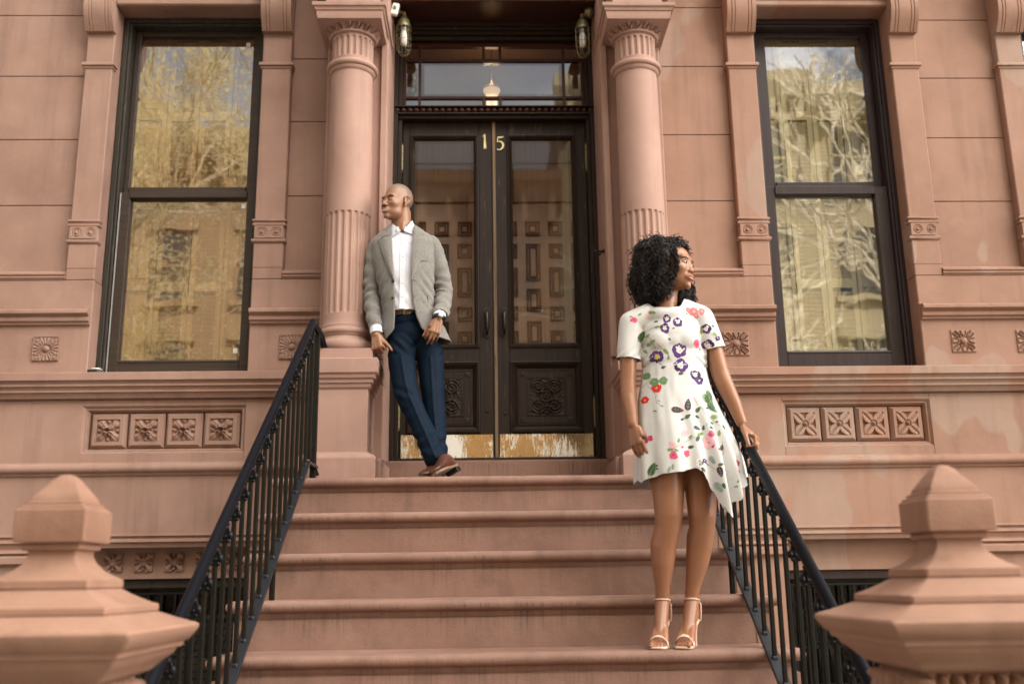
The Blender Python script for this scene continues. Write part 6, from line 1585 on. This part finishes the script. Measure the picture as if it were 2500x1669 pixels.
# jacket body: z, cx, half width, cy, depth front, depth back, opening x left, opening x right
JT = [(2.365, -.497, .070, 1.755, .065, .060, -.560, -.425), (2.345, -.497, .092, 1.755, .075, .072, -.560, -.424), (2.319, -.495, .130, 1.757, .085, .085, -.558, -.424), (2.287, -.493, .172, 1.758, .093, .098, -.556, -.425), (2.248, -.491, .194, 1.758, .104, .108, -.552, -.427), (2.16, -.488, .188, 1.757, .122, .116, -.545, -.430), (2.05, -.478, .172, 1.755, .134, .112, -.534, -.433), (1.95, -.468, .160, 1.752, .134, .108, -.527, -.430),
      (1.86, -.455, .158, 1.748, .134, .110, -.524, -.422), (1.78, -.440, .168, 1.745, .138, .118, -.524, -.402), (1.70, -.420, .186, 1.742, .142, .126, -.526, -.372), (1.685, -.412, .188, 1.740, .143, .130, -.534, -.358), (1.66, -.406, .192, 1.738, .143, .130, -.553, -.335), (1.645, -.402, .194, 1.738, .143, .130, -.572, -.300)]
def front_y(x, z, inset=0.):
    cx, a, cy, bf, bb, *_ = lerpT(JT, z); a -= inset; t = clampf(abs((x-cx)/a), 0, .995); return cy-(bf-inset)*(1-t**2.4)**(1/2.4)
def wr(p, sc=1.):     # soft cloth undulation
    return mnoise.noise(Vector((p[0]*9, p[1]*9, p[2]*7)))*1.2+.5*mnoise.noise(Vector((p[0]*22, p[1]*22, p[2]*16+3)))
m = MB(); rs = []; nU = 96; nZ = 90
for i in range(nZ+1):
    z = 2.365-(2.365-1.645)*i/nZ; cx, a, cy, bf, bb, xl, xr = lerpT(JT, z)
    def ang(x): t = clampf((x-cx)/a, -.99, .99); return t
    # parametrise by superellipse angle: start at right opening, go round the back, end at left opening
    tr_ = ang(xr); tl_ = ang(xl)
    e = 2/2.4
    def at(t):
        c, s_ = cos(t), sin(t); return (cx+a*abs(c)**e*(1 if c > 0 else -1), cy+(bb if s_ > 0 else bf)*abs(s_)**e*(1 if s_ > 0 else -1))
    t0 = -math.acos(clampf(abs(tr_)**(1/e)*(1 if tr_ > 0 else -1), -1, 1)); t1 = pi+math.acos(clampf(abs(tl_)**(1/e)*(1 if tl_ < 0 else -1), -1, 1))
    r = []
    for j in range(nU+1):
        t = t0+(t1-t0)*j/nU; x, y = at(t); q = Vector((x, y, z)); nr = Vector((x-cx, y-cy, 0)).normalized()
        w = .0055*wr(q)
        w += .006*sin((z*1.0+(x-cx)*1.6*(1 if x > cx else -1))*75)*G(z-1.93, .10)*sst(.06, .12, abs(x-cx))
        edge = min(j, nU-j); w *= sst(0, 10, edge)*.8+.2
        zz = z+.012*sst(2.1, 2.3, z)
        if i > nZ-14: w += .006*sin(t*5+1)*(i-nZ+14)/14
        r.append((q.x+nr.x*w, q.y+nr.y*w, zz))
    rs.append(r)
m.rings(rs, closed=False)
jk = m.build('jacket', 'tweed', MA, smooth=60); sm_ = jk.modifiers.new('t', 'SOLIDIFY'); sm_.thickness = .005; sm_.offset = 1
# sleeves
def sleeve(P, R, name, sd, e0):
    m = MB(); n = 70; P = [Vector(p) for p in P]
    L_ = [0]
    for k in range(1, len(P)): L_.append(L_[-1]+(P[k]-P[k-1]).length)
    def atl(s):
        for k in range(len(P)-1):
            if s <= L_[k+1]+1e-6:
                f = (s-L_[k])/(L_[k+1]-L_[k])
                p0, p1, p2, p3 = P[max(k-1, 0)], P[k], P[k+1], P[min(k+2, len(P)-1)]
                q = .5*((2*p1)+(p2-p0)*f+(2*p0-5*p1+4*p2-p3)*f*f+(-p0+3*p1-3*p2+p3)*f**3); return q, R[k]+(R[k+1]-R[k])*f
        return P[-1], R[-1]
    prev = None; rs = []
    for i in range(n+1):
        s = L_[-1]*i/n; q, r = atl(s); q2, _ = atl(min(L_[-1], s+.004)); q1, _ = atl(max(0, s-.004)); d = (q2-q1).normalized()
        nn = Vector((1, 0, 0)) if prev is None else prev; nn = (nn-d*d.dot(nn)).normalized(); prev = nn; b = d.cross(nn); ring = []
        for j in range(40):
            a = 2*pi*j/40; dr = nn*cos(a)+b*sin(a); pt = q+dr*r
            w = .0050*wr(pt)
            w += .0070*sin(s*115+sin(a+sd)*2.4+a*.7)*G(s-e0, .085)*(.55+.45*cos(a-e0*9)) + .003*sin(s*78+a*1.5*sd)*sst(.02, .12, s)
            w += .004*sin(s*60-a*2*sd)*G(s-L_[-1]*.85, .05)
            if i < 3: w -= .012*(3-i)/3
            ring.append(pt+dr*w)
        rs.append(ring)
    m.rings(rs, cap=False)
    # close the shoulder end, turn the cuff inwards
    k = len(m.v); m.f.append(tuple(range(39, -1, -1)))
    last = rs[-1]; c = sum(last, Vector((0, 0, 0)))/40
    m2 = [c+(p-c)*.90 for p in last]; m3 = [c+(p-c)*.88-(P[-1]-P[-2]).normalized()*.04 for p in last]
    m.rings([last, m2, m3], cap=False)
    o = m.build(name, 'tweed', jk, smooth=70); return o
sleeve([(-.628, 1.758, 2.290), (-.654, 1.76, 2.238), (-.668, 1.762, 2.12), (-.677, 1.762, 1.98), (-.672, 1.742, 1.90), (-.655, 1.70, 1.80), (-.641, 1.672, 1.718)], [.034, .052, .055, .050, .049, .045, .0425], 'sleeve', 1, .36)
sleeve([(-.352, 1.758, 2.298), (-.318, 1.76, 2.250), (-.283, 1.765, 2.13), (-.250, 1.768, 1.99), (-.246, 1.752, 1.92), (-.254, 1.68, 1.835), (-.262, 1.618, 1.773)], [.034, .054, .058, .053, .0515, .047, .0445], 'sleeve', -1, .34)
# shirt
m = MB(); rs = []
for i in range(61):
    z = 2.350-(2.350-1.818)*i/60; cx, a, cy, bf, bb, *_ = lerpT(JT, z); r = []
    for j in range(64):
        t = 2*pi*j/64; c, s_ = cos(t), sin(t); e = 2/2.3; ai = max(.05, a-.020); x = cx+ai*abs(c)**e*(1 if c > 0 else -1); y = cy+((bb if s_ > 0 else bf)-.018)*abs(s_)**e*(1 if s_ > 0 else -1)
        w = .003*wr((x*1.3, y, z*1.2))+.0035*sin((z+(x+.48)*.9)*70)*G(z-1.90, .10)+.003*sin((z-(x+.48)*1.3)*60+1)*G(z-2.2, .06)
        q = Vector((x-cx, y-cy, 0)).normalized()*w; r.append((x+q.x, y+q.y, z))
    rs.append(r)
m.rings(rs); sh_ = m.build('shirt', 'shirt', MA, smooth=70)
m = MB()   # placket
pts = [( -.486+.004*(2.3-z), z) for z in [2.30-.02*k for k in range(25)]]
rs = []
for x, z in pts:
    y = front_y(x, z, .018)-.0025; rs.append([(x-.016, front_y(x-.016, z, .018)-.001, z), (x-.015, y-.0015, z), (x+.015, y-.0015, z), (x+.016, front_y(x+.016, z, .018)-.001, z)])
m.rings(rs, cap=False); m.build('placket', 'shirt', sh_, smooth=30)
m = MB()
for z in (2.235, 2.15, 2.065, 1.98, 1.895): m.lathe((-.484+.004*(2.3-z), front_y(-.484, z, .018)-.006, z), [(0, -.0012), (.005, -.001), (.0055, 0.0), (.0055, .002)], 12, 'y')
m.build('shirt_button', 'white', sh_, smooth=40)
# shirt collar: stand + two leaves with points
m = MB(); rs = []
for k in range(41):
    a = -pi/2+.26+(2*pi-.52)*k/40; bk = (1+sin(a))/2
    cx, cy = -.497, 1.748; R1x, R1y = .0665, .066
    top = 2.363+.045*bk+.020*(1-abs(sin(a)))*0; zt = 2.343+.068*sst(0, 1, bk)
    x, y = cx+R1x*cos(a), cy+R1y*sin(a)
    rs.append([(cx+(R1x+.002)*cos(a), cy+(R1y+.002)*sin(a), 2.313), (x, y, zt), (cx+(R1x+.006)*cos(a), cy+(R1y+.006)*sin(a), zt+.001), (cx+(R1x+.014)*cos(a), cy+(R1y+.016)*sin(a), zt-.036), ])
m.rings(rs, closed=False, cap=False); 
for sd, pts in ((-1, [(-.500, 2.318), (-.553, 2.370), (-.560, 2.338), (-.551, 2.284)]), (1, [(-.484, 2.318), (-.434, 2.390), (-.424, 2.363), (-.424, 2.294)])):
    P3 = []
    for q, (x, z) in enumerate(pts): y = 1.748-.072*sqrt(max(.05, 1-((x+.495)/.085)**2))-(.004 if q in (0, 3) else 0)-(.014 if q == 3 else 0); P3.append(Vector((x, y, z)))
    c_ = [p+Vector((0, -.004, 0)) for p in P3]; m.rings([P3, c_])
m.build('collar', 'shirt', sh_, smooth=30); 
for c_ in sh_.children:
    if c_.name.startswith('collar'): s_ = c_.modifiers.new('t', 'SOLIDIFY'); s_.thickness = .002
# cuffs
m = MB(); chain2 = [Vector((-.640, 1.676, 1.730)), Vector((-.634, 1.660, 1.678))]; m.tube([chain2[0], chain2[1]], [.038, .0365], 24); m.build('cuff', 'shirt', sh_, smooth=50)
m = MB(); m.tube([Vector((-.262, 1.628, 1.790)), Vector((-.2665, 1.602, 1.757))], [.037, .036], 24); m.build('cuff', 'shirt', sh_, smooth=50)
# lapels, pocket flaps, buttons
def patch(name, mat, pts, off, th, parent, n=8, bend=0):
    """polygon (x,z) given as left edge / right edge pairs, laid over the jacket front"""
    m = MB(); rows = []
    for k in range(len(pts)-1):
        (l0, r0), (l1, r1) = pts[k], pts[k+1]
        for q in range(n if k < len(pts)-2 else n+1):
            f = q/n; l = (l0[0]+(l1[0]-l0[0])*f, l0[1]+(l1[1]-l0[1])*f); r = (r0[0]+(r1[0]-r0[0])*f, r0[1]+(r1[1]-r0[1])*f); rows.append((l, r))
    rs = []
    for l, r in rows:
        fr = []; bk = []
        for j in range(9):
            f = j/8; x, z = l[0]+(r[0]-l[0])*f, l[1]+(r[1]-l[1])*f; y = front_y(x, z)-off-bend*sin(pi*f); fr.append((x, y-th, z)); bk.append((x, y+.001, z))
        rs.append(fr+bk[::-1])
    m.rings(rs); return m.build(name, mat, parent, smooth=40)
# (outer edge, inner edge) from the notch to the break point
patch('lapel', 'tweed', [((-.634, 2.258), (-.556, 2.270)), ((-.618, 2.20), (-.553, 2.20)), ((-.590, 2.12), (-.545, 2.12)), ((-.556, 2.03), (-.533, 2.03)), ((-.532, 1.985), (-.528, 1.985))], .0075, .0065, jk, 6, .005)
patch('lapel', 'tweed', [((-.424, 2.290), (-.340, 2.275)), ((-.428, 2.21), (-.352, 2.21)), ((-.431, 2.12), (-.378, 2.12)), ((-.432, 2.04), (-.408, 2.04)), ((-.431, 1.990), (-.427, 1.990))], .0075, .0065, jk, 6, .005)
patch('collar', 'tweed', [((-.575, 2.349), (-.556, 2.366)), ((-.610, 2.314), (-.558, 2.324)), ((-.632, 2.276), (-.560, 2.286))], .0065, .004, jk, 6, .002)
patch('collar', 'tweed', [((-.430, 2.379), (-.412, 2.364)), ((-.426, 2.339), (-.378, 2.326)), ((-.424, 2.306), (-.350, 2.296))], .0065, .004, jk, 6, .002)
patch('pocket_flap', 'tweed', [((-.605, 1.905), (-.588, 1.925)), ((-.607, 1.865), (-.588, 1.900))], .006, .003, jk, 3)
patch('pocket_flap', 'tweed', [((-.606, 1.85), (-.582, 1.87)), ((-.604, 1.80), (-.580, 1.83))], .006, .003, jk, 3)
patch('pocket_flap', 'tweed', [((-.336, 1.905), (-.292, 1.885)), ((-.332, 1.86), (-.296, 1.845))], .006, .003, jk, 3)
for pts in ([(-.340, 2.280), (-.372, 2.294)], [(-.634, 2.264), (-.604, 2.272)], [(-.375, 2.115), (-.335, 2.122)]):
    m = MB(); m.tube([(x, front_y(x, z)-.012, z) for x, z in pts], .0014, 5); m.build('seam', 'tweed_d', jk)
for fl in ([(-.588, 1.925), (-.605, 1.905), (-.607, 1.862), (-.588, 1.898)], [(-.582, 1.87), (-.606, 1.85), (-.604, 1.798), (-.580, 1.828)], [(-.336, 1.908), (-.332, 1.858), (-.296, 1.842), (-.290, 1.884)]):
    m = MB(); m.tube([(x, front_y(x, z)-.011, z) for x, z in fl], .0016, 5); m.build('seam', 'tweed_d', jk)
for z in (1.985, 1.885):
    m = MB(); m.lathe((-.537, front_y(-.537, z)-.009, z), [(0, -.003), (.007, -.002), (.009, 0), (.009, .004)], 14, 'y'); m.build('button', 'belt', jk, smooth=40)
    m = MB(); m.tube([(-.420, front_y(-.42, z)-.007, z+.006), (-.404, front_y(-.404, z)-.007, z+.003)], .0013, 5); m.build('buttonhole', 'tweed_d', jk)
# trousers
def build_trousers():
    m = MB()
    ell(m, (-.462, 1.745, 1.77), (.138, .103, .075)); ell(m, (-.440, 1.745, 1.69), (.150, .112, .10))
    capsule(m, (-.466, 1.745, 1.80), (-.466, 1.745, 1.79), .10, .10)
    chain(m, [(-.485, 1.725, 1.65), (-.488, 1.700, 1.53), (-.472, 1.665, 1.40), (-.450, 1.635, 1.31), (-.400, 1.600, 1.20), (-.335, 1.555, 1.06), (-.290, 1.520, .955), (-.276, 1.510, .925)], [.092, .080, .073, .070, .062, .060, .064, .066])
    chain(m, [(-.355, 1.745, 1.65), (-.322, 1.735, 1.54), (-.312, 1.720, 1.39), (-.300, 1.700, 1.27), (-.286, 1.670, 1.12), (-.278, 1.640, .99), (-.272, 1.625, .91), (-.270, 1.622, .895)], [.092, .080, .070, .064, .060, .060, .062, .064])
    me = voxel(m, .0048, 4, .6)
    A_ = [(-.488, 1.53), (-.462, 1.38), (-.440, 1.30), (-.335, 1.06), (-.276, .92)]
    B_ = [(-.318, 1.54), (-.308, 1.39), (-.300, 1.27), (-.284, 1.12), (-.262, .92)]
    def crx(T_, z):
        for (x0, z0), (x1, z1) in zip(T_[:-1], T_[1:]):
            if z0 >= z >= z1: return x0+(x1-x0)*(z0-z)/(z0-z1)
        return None
    def f(p):
        w = .7*wr(p)
        ca, cb = crx(A_, p.z), crx(B_, p.z)
        if ca is not None and p.y < 1.66+(p.z-1.3)*.15: w += 1.7*G(p.x-ca-.004, .009)
        if cb is not None and p.y < 1.70+(p.z-1.3)*.10 and (ca is None or p.x > ca+.055): w += 1.4*G(p.x-cb, .008)
        w += 1.3*sin((p.z+(p.x+.45)*.55)*85)*G(p.z-1.31, .045)*sst(-.36, -.44, p.x)
        w += 1.2*sin((p.z-(p.x+.3)*.5)*80)*G(p.z-1.03, .06)+.9*sin((p.z-(p.x+.3)*.9)*60)*G(p.z-1.18, .07)*sst(-.36, -.42, p.x)
        w += 1.1*sin((p.z-abs(p.x+.43)*1.0)*90)*G(p.z-1.60, .05)
        w += 1.0*sin((p.z+(p.x+.3)*.4)*75)*G(p.z-.95, .03)
        return w
    cloth_disp(me, .0042, f)
    bm = bmesh.new(); bm.from_mesh(me)
    def cut(co, no, test):
        geom = [q for q in bm.faces if test(q.calc_center_median())]; gs = set(geom)
        for q in geom: gs.update(q.edges); gs.update(q.verts)
        bmesh.ops.bisect_plane(bm, geom=list(gs), plane_co=co, plane_no=no, clear_outer=True)
    cut((0, 0, 1.822), (0, 0, 1), lambda c: True)
    cut((-.28, 1.48, .878), (.10, -.16, -1), lambda c: c.z < 1.05)
    bm.to_mesh(me); bm.free()
    o = link_mesh(me, 'trousers', 'navy', MA); s_ = o.modifiers.new('t', 'SOLIDIFY'); s_.thickness = .002; s_.offset = -1
    return o
tro = build_trousers()
m = MB(); rs = []
for z in (1.796, 1.797, 1.829, 1.830):
    rs.append([(-.463+.134*cos(2*pi*j/60), 1.745+.108*sin(2*pi*j/60), z+(-.463+.134*cos(2*pi*j/60)+.46)*.17) for j in range(60)])
m.rings(rs); bt = m.build('belt', 'belt', MA, smooth=30)
m = MB(); x0, y0_, z0 = -.452, 1.630, 1.808
m.tube([(x0-.020, y0_, z0-.021), (x0+.020, y0_, z0-.015), (x0+.020, y0_, z0+.011), (x0-.020, y0_, z0+.006), (x0-.020, y0_, z0-.021), (x0-.005, y0_, z0-.019)], .0022, 6); m.build('buckle', 'brass', bt, smooth=30)
# watch
wc = Vector((-.2685, 1.6005, 1.7515)); ax_ = Vector((-.10, -.45, -.9)).normalized(); e1 = Vector((.35, -.93, .1)); e1 = (e1-ax_*e1.dot(ax_)).normalized(); e2 = ax_.cross(e1)
m = MB(); rs = []
for dz in (-.011, -.010, .010, .011): rs.append([wc+ax_*dz+(e1*cos(2*pi*j/32)+e2*sin(2*pi*j/32))*(.0385 if abs(dz) < .0105 else .036) for j in range(32)])
m.rings(rs); ws = m.build('wristwatch', 'black', MA, smooth=40)
R3 = Matrix((e2, ax_, e1)).transposed()
m = MB(); m.rot_box(wc+e1*.039, (.016, .019, .006), R3); m.build('case', 'silver', ws, bevel=.004)
m = MB(); m.rot_box(wc+e1*.0455, (.0125, .0155, .0012), R3); m.build('screen', 'screen', ws, bevel=.001)
# shoes
def shoe(toe, heel, up, lift, name):
    T_, H_ = Vector(toe), Vector(heel); f = (T_-H_); ln = f.length; f = f/ln; U_ = (Vector(up)-f*Vector(up).dot(f)).normalized(); S_ = f.cross(U_)
    def sec(t, w, h0, h1, n=14):
        c = H_+f*ln*t; out = []
        for j in range(n): a = 2*pi*j/n; x = cos(a); y = sin(a); out.append(c+S_*w*x*(1 if y < 0 else (1-.25*y))+U_*((h0+h1)/2+(h1-h0)/2*(abs(y)**.8)*(1 if y > 0 else -1)))
        return out
    m = MB(); P_ = [(0, .012, .02, .05), (.02, .028, .012, .080), (.12, .036, .012, .095), (.25, .038, .012, .098), (.38, .038, .012, .088), (.52, .043, .012, .070), (.68, .048, .012, .054), (.82, .044, .012, .044), (.93, .031, .012, .036), (.99, .012, .014, .026)]
    m.rings([sec(*p) for p in P_]); o = m.build('shoe', 'leather', MA, smooth=60)
    m = MB(); ou = []
    for z_, w_ in ((0, .97), (.012, 1.0)): ou.append([H_+f*ln*t+S_*w*sd*w_*1.08+U_*z_ for t, w, sd in [(p[0], p[1], 1) for p in P_]+[(p[0], p[1], -1) for p in P_[::-1]]])
    m.rings(ou); m.build('welt', 'leather_s', o)
    m = MB(); m.rings([[H_+f*ln*t+S_*w*.96*sd-U_*.0015 for t, w, sd in [(p[0], p[1], 1) for p in P_[4:]]+[(p[0], p[1], -1) for p in P_[4:][::-1]]], [H_+f*ln*t+S_*w*.96*sd+U_*.001 for t, w, sd in [(p[0], p[1], 1) for p in P_[4:]]+[(p[0], p[1], -1) for p in P_[4:][::-1]]]]); m.build('sole', 'sole', o)
    m = MB(); m.rings([[H_+f*ln*t+S_*w*1.05*sd-U_*z_ for t, w, sd in [(0.0, .024, 1), (.04, .033, 1), (.24, .037, 1), (.24, .037, -1), (.04, .033, -1), (0.0, .024, -1)]] for z_ in (.0, .026)]); m.build('heel', 'black', o, bevel=.002)
    m = MB(); m.tube([sec(.17, .038, .012, .094)[k] for k in range(0, 14)]+[sec(.17, .038, .012, .094)[0]], .0018, 5); m.build('topline', 'leather_s', o)
    return o
shoe((-.345, 1.365, .808), (-.235, 1.585, .828), (0, 0, 1), 0, 'a')
shoe((-.272, 1.265, .812), (-.170, 1.500, .872), (-.25, .42, .88), 0, 'b')
m = MB(); m.tube([(-.285, 1.515, .98), (-.262, 1.51, .915), (-.245, 1.50, .885)], [.045, .042, .034], 14); m.build('sock', 'belt', MA, smooth=50)
m = MB(); m.tube([(-.268, 1.62, .98), (-.270, 1.61, .90), (-.275, 1.59, .86)], [.045, .042, .034], 14); m.build('sock', 'belt', MA, smooth=50)
